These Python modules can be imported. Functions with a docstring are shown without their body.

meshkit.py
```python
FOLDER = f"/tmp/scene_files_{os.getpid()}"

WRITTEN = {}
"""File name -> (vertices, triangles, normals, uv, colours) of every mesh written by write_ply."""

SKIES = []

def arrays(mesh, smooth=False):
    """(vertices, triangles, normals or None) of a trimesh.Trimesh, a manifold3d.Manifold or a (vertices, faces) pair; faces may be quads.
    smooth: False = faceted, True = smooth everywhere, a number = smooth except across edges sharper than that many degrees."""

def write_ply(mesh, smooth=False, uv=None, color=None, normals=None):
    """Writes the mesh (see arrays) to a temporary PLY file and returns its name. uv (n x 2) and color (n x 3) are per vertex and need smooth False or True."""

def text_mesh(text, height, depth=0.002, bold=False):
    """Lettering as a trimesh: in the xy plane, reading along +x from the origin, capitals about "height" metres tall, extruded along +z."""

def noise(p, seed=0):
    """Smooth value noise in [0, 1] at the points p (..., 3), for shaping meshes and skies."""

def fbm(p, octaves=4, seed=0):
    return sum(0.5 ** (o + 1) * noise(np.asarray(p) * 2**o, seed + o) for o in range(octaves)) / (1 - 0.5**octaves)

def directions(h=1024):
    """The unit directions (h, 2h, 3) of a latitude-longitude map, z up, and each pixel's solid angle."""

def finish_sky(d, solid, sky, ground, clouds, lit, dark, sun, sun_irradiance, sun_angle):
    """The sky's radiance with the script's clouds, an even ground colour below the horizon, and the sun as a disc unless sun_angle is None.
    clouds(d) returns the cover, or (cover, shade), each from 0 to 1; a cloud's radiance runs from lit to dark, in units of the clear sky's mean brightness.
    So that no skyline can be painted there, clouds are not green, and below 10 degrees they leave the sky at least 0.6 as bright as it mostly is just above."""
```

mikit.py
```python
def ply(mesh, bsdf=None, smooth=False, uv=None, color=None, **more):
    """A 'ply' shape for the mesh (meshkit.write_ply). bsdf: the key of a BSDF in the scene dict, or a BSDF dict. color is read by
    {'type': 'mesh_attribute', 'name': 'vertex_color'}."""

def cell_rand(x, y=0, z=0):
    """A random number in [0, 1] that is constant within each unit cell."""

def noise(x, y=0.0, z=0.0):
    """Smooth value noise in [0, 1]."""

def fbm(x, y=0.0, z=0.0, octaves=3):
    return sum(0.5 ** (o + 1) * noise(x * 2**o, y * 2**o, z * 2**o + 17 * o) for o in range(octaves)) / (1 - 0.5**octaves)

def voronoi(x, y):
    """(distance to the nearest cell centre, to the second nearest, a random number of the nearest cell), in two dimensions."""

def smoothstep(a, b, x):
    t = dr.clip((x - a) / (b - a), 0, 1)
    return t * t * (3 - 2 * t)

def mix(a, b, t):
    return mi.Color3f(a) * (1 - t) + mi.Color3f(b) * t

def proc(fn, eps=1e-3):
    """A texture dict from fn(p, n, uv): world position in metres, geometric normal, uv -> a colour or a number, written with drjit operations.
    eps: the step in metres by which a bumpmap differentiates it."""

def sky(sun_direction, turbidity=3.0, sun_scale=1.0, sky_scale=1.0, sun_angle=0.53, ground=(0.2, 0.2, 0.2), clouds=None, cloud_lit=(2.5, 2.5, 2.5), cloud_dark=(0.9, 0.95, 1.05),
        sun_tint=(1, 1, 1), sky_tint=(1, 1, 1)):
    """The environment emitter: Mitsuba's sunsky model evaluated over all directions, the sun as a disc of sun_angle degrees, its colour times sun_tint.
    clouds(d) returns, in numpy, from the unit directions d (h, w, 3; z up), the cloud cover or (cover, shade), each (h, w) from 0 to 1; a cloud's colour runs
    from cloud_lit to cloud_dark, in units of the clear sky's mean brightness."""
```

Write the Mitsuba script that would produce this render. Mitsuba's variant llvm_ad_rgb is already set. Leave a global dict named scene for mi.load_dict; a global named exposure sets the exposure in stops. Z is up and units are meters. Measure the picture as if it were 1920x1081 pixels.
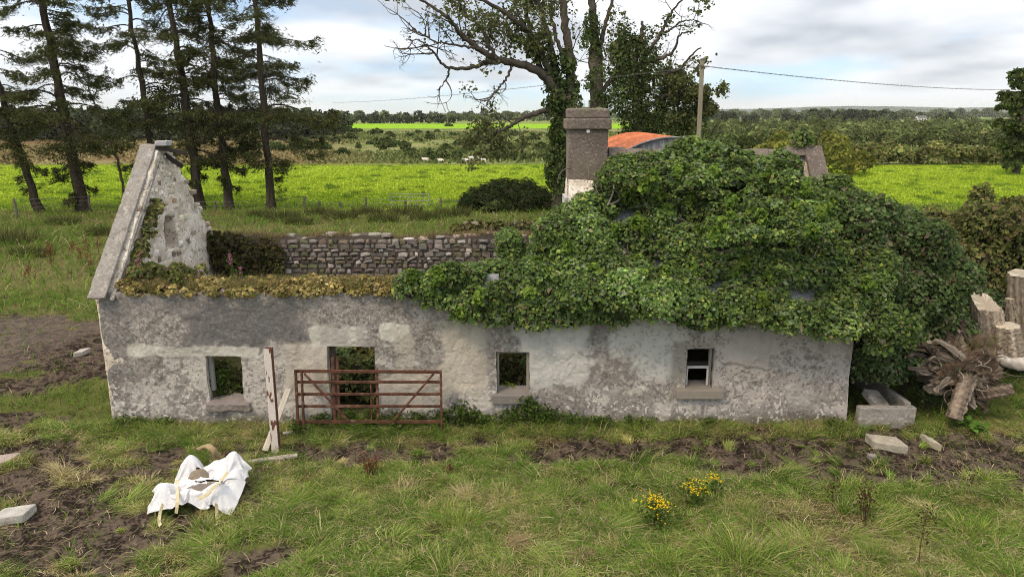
import math
import numpy as np
import trimesh
import manifold3d as m3
import drjit as dr
import mitsuba as mi
import mikit
import meshkit

scene, labels = {}, {}
T = mi.ScalarTransform4f

# ---------------------------------------------------------------- camera, sky, exposure
CAM_H, PITCH, FOC = 7.2, math.radians(13.35), 1370.0      # metres, radians, focal length in pixels of a 1920 wide frame
scene['air'] = {'type': 'homogeneous', 'albedo': {'type': 'rgb', 'value': [0.95, 0.95, 0.96]}, 'sigma_t': 0.00006}
scene['camera'] = {
    'type': 'perspective', 'medium': {'type': 'ref', 'id': 'air'}, 'fov': math.degrees(2 * math.atan(960 / FOC)), 'fov_axis': 'x', 'near_clip': 0.1, 'far_clip': 30000.0,
    'to_world': T().look_at(origin=[0, 0, CAM_H], target=[0, math.cos(PITCH), CAM_H - math.sin(PITCH)], up=[0, 0, 1])}


def cloud_cover(d):
    z = np.maximum(d[..., 2], 0.0)
    q = np.stack([d[..., 0] / (z + 0.11), d[..., 1] / (z + 0.11), np.zeros_like(z)], -1)
    el = np.degrees(np.arcsin(np.clip(d[..., 2], -1, 1)))
    a = meshkit.fbm(q * np.array([0.75, 0.55, 1]) + 11.3, 6, 3)
    b = meshkit.fbm(q * np.array([0.9, 0.7, 1]) + np.array([4.1, 7.7, 0]), 6, 9)
    gap = np.clip((a - 0.505) / 0.12, 0, 1) * np.clip(1.25 - el / 22, 0.25, 1)     # blue between the clouds
    haze = np.clip(1 - el / 1.5, 0, 1)
    cover = 1 - 0.66 * gap * (1 - 0.5 * haze)
    shade = np.clip((b - 0.40) / 0.24, 0, 1) ** 1.3 * 0.36 * np.clip(el / 2.5, 0.3, 1) + 0.48 * np.clip(1 - el / 50, 0, 1)     # an overcast sky: brightest overhead
    return cover, shade


scene['sky'] = mikit.sky([-0.45, -0.55, 0.9], turbidity=3.0, sun_scale=0.30, sun_angle=14, sky_scale=1.0, ground=(0.12, 0.16, 0.06),
                         clouds=cloud_cover, cloud_lit=(3.6, 3.62, 3.66), cloud_dark=(0.78, 0.92, 1.14), sun_tint=(1.0, 0.95, 0.86), sky_tint=(0.92, 1.0, 1.12))
exposure = 2.3

# ---------------------------------------------------------------- helpers


def P(x, y, Y=None, Z=None):
    """The point seen at pixel (x, y) of the 1920 wide photograph, at distance Y or at height Z."""
    c, s = math.cos(PITCH), math.sin(PITCH)
    u, v = (x - 960) / FOC, (y - 540.5) / FOC
    d = np.array([u, c - v * s, -s - v * c])
    t = Y / d[1] if Y is not None else (Z - CAM_H) / d[2]
    return np.array([0, 0, CAM_H]) + d * t


def pix(p):
    """The pixel of the 1920 wide photograph in which the point appears."""
    q = np.asarray(p, float) - [0, 0, CAM_H]
    c, s = math.cos(PITCH), math.sin(PITCH)
    d = q[..., 1] * c - q[..., 2] * s
    return 960 + FOC * q[..., 0] / d, 540.5 - FOC * (q[..., 1] * s + q[..., 2] * c) / d


def rng(seed):
    return np.random.default_rng(seed)


def unit(v):
    v = np.asarray(v, float)
    return v / np.maximum(np.linalg.norm(v, axis=-1, keepdims=True), 1e-9)


def numbered(name):
    if name not in scene and name not in labels and not any(k.startswith(name + '__') for k in scene):
        return name
    k = 1
    while True:
        n = f'{name}_{k:03d}'
        if n not in scene and n not in labels:
            return n
        k += 1


COUNT = {}


def part(parent, name):
    """The next free key of a part: parent__name, parent__name_001, ..."""
    base = f'{parent}__{name}'
    k = COUNT.get(base, 0)
    COUNT[base] = k + 1
    return base if k == 0 else f'{base}_{k:03d}'


def thing(name, label, cat, group=None, kind=None):
    key = numbered(name)
    labels[key] = {'label': label, 'category': cat}
    if group:
        labels[key]['group'] = group
    if kind:
        labels[key]['kind'] = kind
    return key


class MB:
    """Collects triangles with vertex colours into one mesh."""

    def __init__(self):
        self.v, self.f, self.c, self.n = [], [], [], 0

    def add(self, v, f, c=(0.5, 0.5, 0.5)):
        v, f = np.asarray(v, float), np.asarray(f, int)
        if len(v) == 0:
            return self
        if f.shape[1] == 4:
            f = np.vstack([f[:, [0, 1, 2]], f[:, [0, 2, 3]]])
        self.v.append(v)
        self.f.append(f + self.n)
        self.c.append(np.broadcast_to(np.asarray(c, float), (len(v), 3)))
        self.n += len(v)
        return self

    def mesh(self):
        return np.vstack(self.v), np.vstack(self.f), np.clip(np.vstack(self.c), 0.003, 0.95)

    def put(self, key, bsdf, smooth=False):
        v, f, c = self.mesh()
        scene[key] = mikit.ply((v, f), bsdf, smooth=smooth, color=c)
        return key


BOX_F = np.array([[0, 1, 3, 2], [4, 6, 7, 5], [0, 4, 5, 1], [2, 3, 7, 6], [0, 2, 6, 4], [1, 5, 7, 3]])


def box_vf(lo, hi):
    lo, hi = np.asarray(lo, float), np.asarray(hi, float)
    v = np.array([[(lo, hi)[a][0], (lo, hi)[b][1], (lo, hi)[c][2]] for a in (0, 1) for b in (0, 1) for c in (0, 1)])
    return v, BOX_F


def bevel_box(lo, hi, r=0.012, seed=0, jit=0.0):
    """A box with chamfered, slightly uneven edges."""
    lo, hi = np.asarray(lo, float), np.asarray(hi, float)
    r = min(r, 0.45 * (hi - lo).min())
    pts = []
    for a in (0, 1):
        for b in (0, 1):
            for c in (0, 1):
                p = np.where([a, b, c], hi, lo)
                s = np.where([a, b, c], -1, 1)
                for k in range(3):
                    q = p + s * r
                    q[k] = p[k]
                    pts.append(q)
    pts = np.array(pts)
    if jit:
        pts += rng(seed).normal(0, jit, pts.shape)
    h = m3.Manifold.hull_points(pts.astype(np.float64)) if hasattr(m3.Manifold, 'hull_points') else None
    m = h.to_mesh()
    return np.array(m.vert_properties[:, :3], float), np.array(m.tri_verts, int)


def beam(p, q, w, h, up=(0, 0, 1), r=0.006):
    """A bevelled bar from p to q, w wide and h high."""
    p, q = np.asarray(p, float), np.asarray(q, float)
    L = np.linalg.norm(q - p)
    v, f = bevel_box([-w / 2, 0, -h / 2], [w / 2, L, h / 2], r)
    y = (q - p) / L
    x = unit(np.cross(y, up))
    z = np.cross(x, y)
    return p + v @ np.stack([x, y, z]), f


def tube(pts, rad, sides=6):
    p = np.asarray(pts, float)
    n = len(p)
    rad = np.broadcast_to(np.asarray(rad, float), (n,))
    t = unit(np.gradient(p, axis=0))
    ref = np.array([0.31, 0.22, 0.92]) if abs(t.mean(0) @ np.array([0.31, 0.22, 0.92])) < 0.8 else np.array([0.9, 0.3, 0.1])
    a = unit(np.cross(t, ref))
    b = np.cross(t, a)
    ang = np.arange(sides) * 2 * np.pi / sides
    v = p[:, None] + rad[:, None, None] * (np.cos(ang)[None, :, None] * a[:, None] + np.sin(ang)[None, :, None] * b[:, None])
    v = np.vstack([v.reshape(-1, 3), p[:1], p[-1:]])
    i, j = np.meshgrid(np.arange(n - 1), np.arange(sides), indexing='ij')
    i, j = i.ravel(), j.ravel()
    k = (j + 1) % sides
    f = np.vstack([np.stack([i * sides + j, i * sides + k, (i + 1) * sides + k], 1), np.stack([i * sides + j, (i + 1) * sides + k, (i + 1) * sides + j], 1)])
    j = np.arange(sides)
    k = (j + 1) % sides
    f = np.vstack([f, np.stack([j * 0 + n * sides, k, j], 1), np.stack([j * 0 + n * sides + 1, (n - 1) * sides + j, (n - 1) * sides + k], 1)])
    return v, f


def spline(pts, n):
    """n points along a smooth curve through pts."""
    from scipy.interpolate import CubicSpline
    p = np.asarray(pts, float)
    if len(p) < 3:
        return p[0] + (p[-1] - p[0]) * np.linspace(0, 1, n)[:, None]
    s = np.r_[0, np.cumsum(np.linalg.norm(np.diff(p, axis=0), axis=1))]
    return CubicSpline(s, p)(np.linspace(0, s[-1], n))


def leaf_quads(c, nrm, size, col, r, wide=0.42, fold=0.12, along=None):
    """One folded leaf of two triangles at each point c."""
    n = len(c)
    nrm = unit(nrm)
    t = r.normal(size=(n, 3)) if along is None else along + 0.35 * r.normal(size=(n, 3))
    t = unit(t - (t * nrm).sum(1, keepdims=True) * nrm)
    b = np.cross(nrm, t)
    s = np.broadcast_to(np.asarray(size, float), (n,))[:, None]
    w = wide * s
    v = np.stack([c - t * s * 0.5, c + b * w + nrm * s * fold - t * s * 0.1, c + t * s * 0.5 - nrm * s * fold, c - b * w + nrm * s * fold - t * s * 0.1], 1).reshape(-1, 3)
    k = np.arange(n)[:, None] * 4
    f = np.vstack([k + [0, 1, 2], k + [0, 2, 3]])
    return v, f, np.repeat(np.broadcast_to(col, (n, 3)), 4, 0)


def blades(base, h, w, lean, r, col, tipcol=None):
    """Bent grass blades of three triangles. lean: (n, 2) horizontal reach of the tip."""
    n = len(base)
    h, w = np.broadcast_to(h, (n,)), np.broadcast_to(w, (n,))
    a = r.uniform(0, np.pi, n)
    side = np.stack([np.cos(a), np.sin(a), np.zeros(n)], 1) * w[:, None] * 0.5
    L = np.concatenate([lean, np.zeros((n, 1))], 1)
    up = np.zeros((n, 3))
    up[:, 2] = 1
    mid = base + up * h[:, None] * 0.6 + L * 0.35
    tip = base + up * h[:, None] + L
    v = np.stack([base - side, base + side, mid - side * 0.8, mid + side * 0.8, tip], 1).reshape(-1, 3)
    k = np.arange(n)[:, None] * 5
    f = np.vstack([k + [0, 1, 3], k + [0, 3, 2], k + [2, 3, 4]])
    c0 = np.broadcast_to(col, (n, 3))
    c1 = c0 if tipcol is None else np.broadcast_to(tipcol, (n, 3))
    c = np.stack([c0, c0, c0 * 0.5 + c1 * 0.5, c0 * 0.5 + c1 * 0.5, c1], 1).reshape(-1, 3)
    return v, f, c


def palette(cols, n, r, weights=None, jitter=0.16):
    cols = np.asarray(cols, float)
    p = None if weights is None else np.asarray(weights, float) / np.sum(weights)
    c = cols[r.choice(len(cols), n, p=p)]
    return c * np.exp(r.normal(0, jitter, (n, 1))) * np.exp(r.normal(0, 0.035, (n, 3)))


def ico(sub=1):
    m = trimesh.creation.icosphere(subdivisions=sub)
    return np.array(m.vertices), np.array(m.faces)


ICO1, ICO2, ICO3 = ico(1), ico(2), ico(3)


def blob_leaves(mb, C, R, dens, size, cols, r, weights=None, inner=0.72, outer=1.08, up=0.35, cull=0.74, wide=0.42, core=None, corecol=(0.05, 0.045, 0.03), lump=0.5, min_dir=-0.65, alongdown=False, tintvar=0.15):
    """Leaves through the outer shells of ellipsoid clumps; clump cores (twigs) go to the mesh 'core' where given."""
    from scipy.spatial import cKDTree
    C, R = np.asarray(C, float), np.asarray(R, float)
    if R.ndim == 1:
        R = np.stack([R] * 3, 1)
    area = 4 * np.pi * (R.prod(1)) ** (2 / 3)
    cnt = np.maximum((area * dens).astype(int), 3)
    idx = np.repeat(np.arange(len(C)), cnt)
    n = len(idx)
    d = unit(r.normal(size=(n, 3)))
    d[:, 2] = np.where(d[:, 2] < min_dir, -d[:, 2], d[:, 2])
    rad = r.uniform(inner, outer, n)
    p0 = C[idx] + d * R[idx]
    rad = rad * (1 + lump * (meshkit.noise(p0 * 1.7 / max(R.mean(), 0.2)) - 0.5))
    p = C[idx] + d * R[idx] * rad[:, None]
    near = cKDTree(C).query(p, k=min(6, len(C)))[1]
    near = near.reshape(n, -1)
    keep = np.ones(n, bool)
    for j in range(near.shape[1]):
        q = np.linalg.norm((p - C[near[:, j]]) / R[near[:, j]], axis=1)
        keep &= (q > cull) | (near[:, j] == idx)
    p, d, idx = p[keep], d[keep], idx[keep]
    n = len(p)
    tint = np.exp(r.normal(0, tintvar, (len(C), 1)))[idx]
    col = palette(cols, n, r, weights) * tint
    nn = unit(d / R[idx]) + np.array([0, 0, up]) + 0.55 * r.normal(size=(n, 3))
    along = np.tile([0, 0, -1.0], (n, 1)) + 0.6 * d if alongdown else None
    mb.add(*leaf_quads(p, nn, size * np.exp(r.normal(0, 0.33, n)), col, r, wide=wide, along=along))
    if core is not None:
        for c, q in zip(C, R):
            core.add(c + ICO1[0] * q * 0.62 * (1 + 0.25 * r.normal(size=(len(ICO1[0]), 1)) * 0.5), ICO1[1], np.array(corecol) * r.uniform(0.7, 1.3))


# a backend that works on numpy arrays and on drjit floats alike, so that grass and soil follow the same patches
class NP:
    noise = staticmethod(lambda x, y: meshkit.noise(np.stack([np.asarray(x, float) + 1e6, np.asarray(y, float) + 1e6, np.full_like(np.asarray(x, float), 1e6)], -1)))
    mx, mn, sq, clip = np.maximum, np.minimum, np.sqrt, np.clip


class DR:
    noise = staticmethod(lambda x, y: mikit.noise(x, y))
    mx, mn, sq = dr.maximum, dr.minimum, dr.sqrt
    clip = staticmethod(lambda x, a, b: dr.minimum(dr.maximum(x, a), b))


def sstep(B, a, b, x):
    t = B.clip((x - a) / (b - a), 0.0, 1.0)
    return t * t * (3 - 2 * t)


def wob(B, x, y, s, o=0.0):
    return B.noise(x * s + o, y * s + o) * 0.6 + B.noise(x * s * 2.3 + 5 + o, y * s * 2.3 + o) * 0.28 + B.noise(x * s * 5.1 + o, y * s * 5.1 + 9) * 0.12


MUD = [  # centre x, y, radius x, y, strength
    (9.5, 14.6, 7.2, 1.35, 1.1), (3.0, 14.95, 6.0, 0.85, 1.0), (-3.0, 14.9, 4.5, 0.6, 0.8), (14.0, 13.6, 3.5, 1.5, 0.9), (6.5, 13.9, 2.2, 0.5, 0.75),
    (-14.8, 22.0, 5.8, 4.4, 1.1), (-12.3, 20.3, 2.7, 2.2, 0.95), (-8.2, 13.5, 3.8, 1.7, 0.8), (-7.8, 11.4, 4.0, 1.8, 0.76), (-10.5, 14.8, 2.6, 0.8, 0.85), (-4.6, 10.8, 2.4, 1.0, 0.7), (-1.5, 14.5, 4.0, 0.55, 0.85), (11.0, 13.2, 2.5, 0.5, 0.7), (-12.0, 16.4, 2.0, 0.8, 0.7),
    (1.8, 13.2, 0.8, 0.35, 0.55), (-1.0, 10.9, 0.5, 0.25, 0.5), (7.8, 11.6, 0.6, 0.25, 0.5), (-6.0, 12.6, 1.4, 0.6, 0.6)]


def mud_mask(B, x, y):
    m = x * 0
    for cx, cy, rx, ry, s in MUD:
        q = B.sq(((x - cx) / rx) ** 2 + ((y - cy) / ry) ** 2)
        m = B.mx(m, B.clip(1.35 - q, 0.0, 1.0) * s)
    n = wob(B, x, y, 0.9) - 0.5
    n2 = wob(B, x, y, 2.3, 3.0) - 0.5
    return sstep(B, 0.29, 0.45, m * 0.74 + n * 0.7 + n2 * 0.85)


def relief(x, y):
    """Ground height."""
    x, y = np.asarray(x, float), np.asarray(y, float)
    p = np.stack([x, y, np.zeros_like(x)], -1)
    near = np.clip((60 - y) / 35, 0, 1)
    m = mud_mask(NP, x, y) * near
    z = 0.10 * (meshkit.fbm(p * 0.45, 3, 5) - 0.5) * np.clip((y - 5) / 5, 0, 1) * near
    z = z + near * (0.035 * (meshkit.noise(p * 2.2, 7) - 0.5) + m * (0.20 * (meshkit.fbm(p * 2.9, 3, 8) - 0.55) + 0.05 * (meshkit.noise(p * 8.5, 9) - 0.5) - 0.03))
    return z


def on_ground(x, y):
    return np.stack([x, y, relief(x, y)], -1)


# ---------------------------------------------------------------- materials
VC = {'type': 'mesh_attribute', 'name': 'vertex_color'}
scene['matte'] = {'type': 'twosided', 'bsdf': {'type': 'diffuse', 'reflectance': VC}}
scene['leaf'] = {'type': 'principledthin', 'base_color': VC, 'roughness': 0.55, 'diff_trans': 0.75, 'spec_trans': 0.0, 'eta': 1.4}
scene['grass_blade'] = {'type': 'principledthin', 'base_color': VC, 'roughness': 0.7, 'diff_trans': 0.7, 'spec_trans': 0.0, 'eta': 1.3}
scene['rough'] = {'type': 'twosided', 'bsdf': {'type': 'principled', 'base_color': VC, 'roughness': 0.85, 'specular': 0.3}}


def rgb(*c):
    return mi.Color3f(*c)


def ground_color(p, n, uv):
    x, y = p.x, p.y
    m = mud_mask(DR, x, y)
    f1 = mikit.fbm(x * 6, y * 6, 0.0, 3)
    f2 = mikit.noise(x * 27, y * 27, 0.0)
    f3 = mikit.fbm(x * 0.23, y * 0.23, 4.0, 3)
    mud = mikit.mix((0.024, 0.018, 0.015), (0.115, 0.088, 0.067), mikit.smoothstep(0.32, 0.68, f1 * 0.65 + f2 * 0.35))
    mud = mikit.mix(mud, (0.17, 0.14, 0.12), mikit.smoothstep(0.58, 0.74, f3) * 0.35)
    turf = mikit.mix((0.07, 0.075, 0.025), (0.13, 0.14, 0.045), f1 * 0.7 + f2 * 0.3)
    turf = mikit.mix(turf, (0.15, 0.125, 0.06), mikit.smoothstep(0.5, 0.7, f3) * 0.6)
    near = mikit.mix(turf, mud, m)
    # the fields beyond, their edges a little crooked
    wx = (mikit.fbm(x * 0.05, y * 0.05, 2.0, 2) - 0.5)
    yy = y + wx * 7 * mikit.smoothstep(50, 110, y)
    g1 = mikit.fbm(x * 0.12, y * 0.06, 1.0, 3)
    g2 = mikit.fbm(x * 1.1, y * 0.5, 1.0, 3)
    lime = mikit.mix((0.23, 0.33, 0.024), (0.33, 0.43, 0.045), mikit.smoothstep(0.25, 0.75, g1 * 0.5 + g2 * 0.5))
    lime = mikit.mix(lime, (0.16, 0.25, 0.02), mikit.smoothstep(0.62, 0.78, g2) * 0.7)
    bog = mikit.mix((0.17, 0.15, 0.07), (0.27, 0.225, 0.11), g2)
    bog = mikit.mix(bog, (0.15, 0.09, 0.05), mikit.smoothstep(0.5, 0.62, mikit.fbm(x * 0.03 + 8, y * 0.02, 3.0, 2)) * 0.8)
    scrub = mikit.mix((0.12, 0.16, 0.05), (0.25, 0.25, 0.11), mikit.smoothstep(0.3, 0.7, g1 * 0.6 + g2 * 0.4))
    bog = mikit.mix(bog, scrub, mikit.smoothstep(-9, 9, x + 10 * wx + 0.235 * y))
    far = mikit.mix((0.10, 0.15, 0.05), (0.20, 0.24, 0.08), mikit.smoothstep(0.4, 0.6, mikit.noise(x * 0.004, y * 0.0025, 0.0)))
    c = mikit.mix(near, lime, mikit.smoothstep(55.5, 58.5, yy))
    c = mikit.mix(c, bog, mikit.smoothstep(108, 110, yy))
    c = mikit.mix(c, mi.Color3f(0.24, 0.42, 0.03), mikit.smoothstep(400, 412, yy) * mikit.smoothstep(-210, -190, x) * mikit.smoothstep(130, 110, x))
    return mikit.mix(c, far, mikit.smoothstep(600, 640, yy))


def wall_color(p, n, uv):
    x, z = p.x, p.z
    y = p.y
    wx, wz = mikit.fbm(x * 2.5, z * 2.5, y, 3) - 0.5, mikit.fbm(x * 2.5 + 9, z * 2.5, y + 5, 3) - 0.5
    a = mikit.fbm(x * 1.15, z * 1.3, y, 3)
    b = mikit.fbm(x * 9, z * 10, y * 9, 3)
    c = mikit.noise(x * 34, z * 34, y * 34)
    d = mikit.fbm(x * 4.2 + 3, z * 4.6, y * 4, 3)
    # lime wash, flaked down to brown grey mortar in spots
    lime = mikit.mix((0.34, 0.32, 0.295), (0.54, 0.515, 0.48), b * 0.6 + c * 0.4)
    mortar = mikit.mix((0.16, 0.146, 0.137), (0.29, 0.27, 0.255), b * 0.5 + c * 0.5)
    low = mikit.smoothstep(1.5, 0.4, z)
    left = mikit.smoothstep(1.5, -3.0, x)
    flake = mikit.smoothstep(0.515, 0.565, b * 0.36 + d * 0.26 + (a - 0.5) * 0.75 + 0.215 + 0.015 * left)
    col = mikit.mix(lime, mortar, flake * 0.85)
    col = mikit.mix(col, mikit.mix((0.19, 0.175, 0.165), (0.37, 0.35, 0.33), mikit.smoothstep(0.35, 0.65, b * 0.6 + c * 0.4)), left * 0.8 * mikit.smoothstep(1.5, 2.1, z))

    def area(x0, x1, z0, z1, soft, ragged=0.55):
        xx, zz = x + wx * ragged, z + wz * ragged
        dx = dr.maximum(x0 - xx, xx - x1)
        dz = dr.maximum(z0 - zz, zz - z1)
        return mikit.smoothstep(soft, -soft, dr.maximum(dx, dz))

    smooth = [mi.Float(0)]

    def paint(cc, t, sm=0.0):
        if sm:
            smooth[0] = dr.maximum(smooth[0], t * sm)
        return mikit.mix(col, cc, t)

    speck = mikit.mix((0.085, 0.083, 0.087), (0.185, 0.18, 0.18), b * 0.5 + c * 0.5)
    col = paint(speck, area(-7.7, -4.8, 2.0, 2.92, 0.2, 1.0) * 0.97, 0.7)                    # dark weathered render left of the door
    col = paint(speck, area(-9.7, -9.0, 0.5, 2.9, 0.25, 0.8) * 0.65)
    col = paint(speck, area(-9.7, -2.3, 2.85, 3.4, 0.2, 0.7) * 0.45)
    pale = mikit.mix((0.44, 0.43, 0.39), (0.56, 0.55, 0.50), d)
    col = paint(pale, area(-9.0, -5.9, 1.70, 1.96, 0.04, 0.2) * 0.92, 0.95)                    # patched lintel band
    cream = mikit.mix((0.42, 0.385, 0.33), (0.54, 0.505, 0.44), d)
    smear = mikit.smoothstep(0.35, 0.7, mikit.fbm(x * 3.5, z * 0.9, 3.0, 2))
    col = paint(mikit.mix(cream, (0.26, 0.24, 0.22), smear * 0.6), area(-5.35, -4.2, 0.75, 2.05, 0.07, 0.3) * 0.95, 0.95)
    col = paint(mikit.mix(pale, (0.34, 0.33, 0.31), smear * 0.7), area(-4.75, -3.35, 1.92, 2.42, 0.04, 0.3) * 0.97, 0.95)
    col = paint(pale, area(-3.1, -2.35, 1.95, 2.5, 0.03, 0.12) * area(-3.1, -2.0, 2.12, 2.7, 0.05, 0.5) * 0.95, 0.95)
    col = paint(cream * 0.85, area(-2.75, -2.3, 1.45, 2.3, 0.05, 0.2) * 0.85, 0.95)
    col = paint(cream, area(-3.1, -1.55, 0.35, 1.35, 0.08, 0.3) * 0.8, 0.95)
    col = paint(mikit.mix(cream, (0.36, 0.325, 0.28), smear * 0.6), area(-1.7, -0.55, 0.72, 2.6, 0.12, 0.7) * 0.95, 0.95)
    white = mikit.mix((0.44, 0.435, 0.415), (0.58, 0.575, 0.55), b)
    col = paint(white, area(0.15, 1.85, 0.95, 2.6, 0.10, 0.9) * 0.95, 0.9)
    col = paint(white, area(2.3, 4.0, 1.1, 2.6, 0.12, 1.0) * 0.85, 0.55)
    col = paint(mikit.mix(mortar, lime, mikit.smoothstep(0.5, 0.62, b) * 0.6), area(1.7, 2.75, 0.75, 1.75, 0.08, 1.1) * 0.95)
    col = paint(mortar, area(2.2, 3.5, 0.1, 0.8, 0.1, 1.1) * 0.85)
    col = paint(mortar, area(0.7, 1.9, 0.25, 0.75, 0.1, 1.0) * 0.7)
    col = paint(mortar * 1.1, area(6.6, 7.3, 0.35, 0.75, 0.03, 0.15) * 0.8, 0.6)
    col = paint(cream, area(7.3, 8.0, 1.7, 2.2, 0.05, 0.4) * 0.8, 0.9)
    warm = mikit.mix((0.33, 0.305, 0.285), (0.45, 0.42, 0.395), b * 0.6 + c * 0.4)
    col = paint(mikit.mix(warm, mortar, flake * 0.6), area(4.3, 9.0, -0.2, 3.0, 0.2, 1.0) * 0.75)
    col = paint(warm, area(5.05, 6.05, 1.45, 2.3, 0.03, 0.4) * 0.95, 0.95)                      # the plaster slab beside the sash window
    col = paint(mortar * 0.8, area(4.95, 6.1, 1.4, 1.46, 0.03, 0.4) * 0.8)
    col = paint((0.27, 0.245, 0.215), area(3.75, 4.75, 0.6, 2.05, 0.08, 0.15) * 0.85)     # render round the sash window
    col = paint(speck * 1.25, area(-9.7, 9, -0.2, 0.28, 0.14, 0.5) * 0.45)
    col = paint((0.09, 0.09, 0.04), area(-9.7, 9, -0.3, 0.16, 0.12, 0.5) * 0.7)             # algae at the foot
    streak = mikit.smoothstep(0.58, 0.75, mikit.fbm(x * 7, z * 0.6, 2.0, 2)) * mikit.smoothstep(1.6, 3.0, z)
    col = mikit.mix(col, mi.Color3f(0.14, 0.135, 0.13), streak * 0.35)
    drip = mikit.smoothstep(0.5, 0.68, mikit.fbm(x * 9, z * 0.8, 6.0, 2))
    for x0, x1, zt in ((-7.25, -6.25, 0.42), (-0.45, 0.55, 0.5), (3.7, 4.9, 0.52)):
        col = mikit.mix(col, mi.Color3f(0.15, 0.135, 0.12), area(x0, x1, -0.1, zt, 0.08, 0.1) * drip * 0.6)
    pits = mikit.smoothstep(0.565, 0.62, mikit.fbm(x * 17 + 4, z * 17, y * 17, 2) * 0.75 + a * 0.25)
    rough_ = 1 - smooth[0]
    col = mikit.mix(col, (0.125, 0.11, 0.10), pits * 0.6 * rough_)
    crack = mikit.smoothstep(0.030, 0.008, dr.abs(mikit.fbm(x * 4.6 + 7, z * 5.2, y * 4, 3) - 0.5)) * mikit.smoothstep(0.45, 0.6, d)
    col = mikit.mix(col, (0.15, 0.13, 0.12), crack * 0.55 * (0.3 + 0.7 * rough_))
    scabs = mikit.smoothstep(0.60, 0.65, mikit.fbm(x * 16 + 9, z * 16 + 3, y * 16, 2) * 0.75 + d * 0.25) * (0.35 + 0.65 * low)
    return mikit.mix(col, (0.56, 0.53, 0.50), scabs * 0.75 * rough_) * mi.Color3f(1.0, 0.985, 0.97)


def wall_bump(p, n, uv):
    return mikit.fbm(p.x * 14, p.z * 14, p.y * 14, 3)


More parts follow.
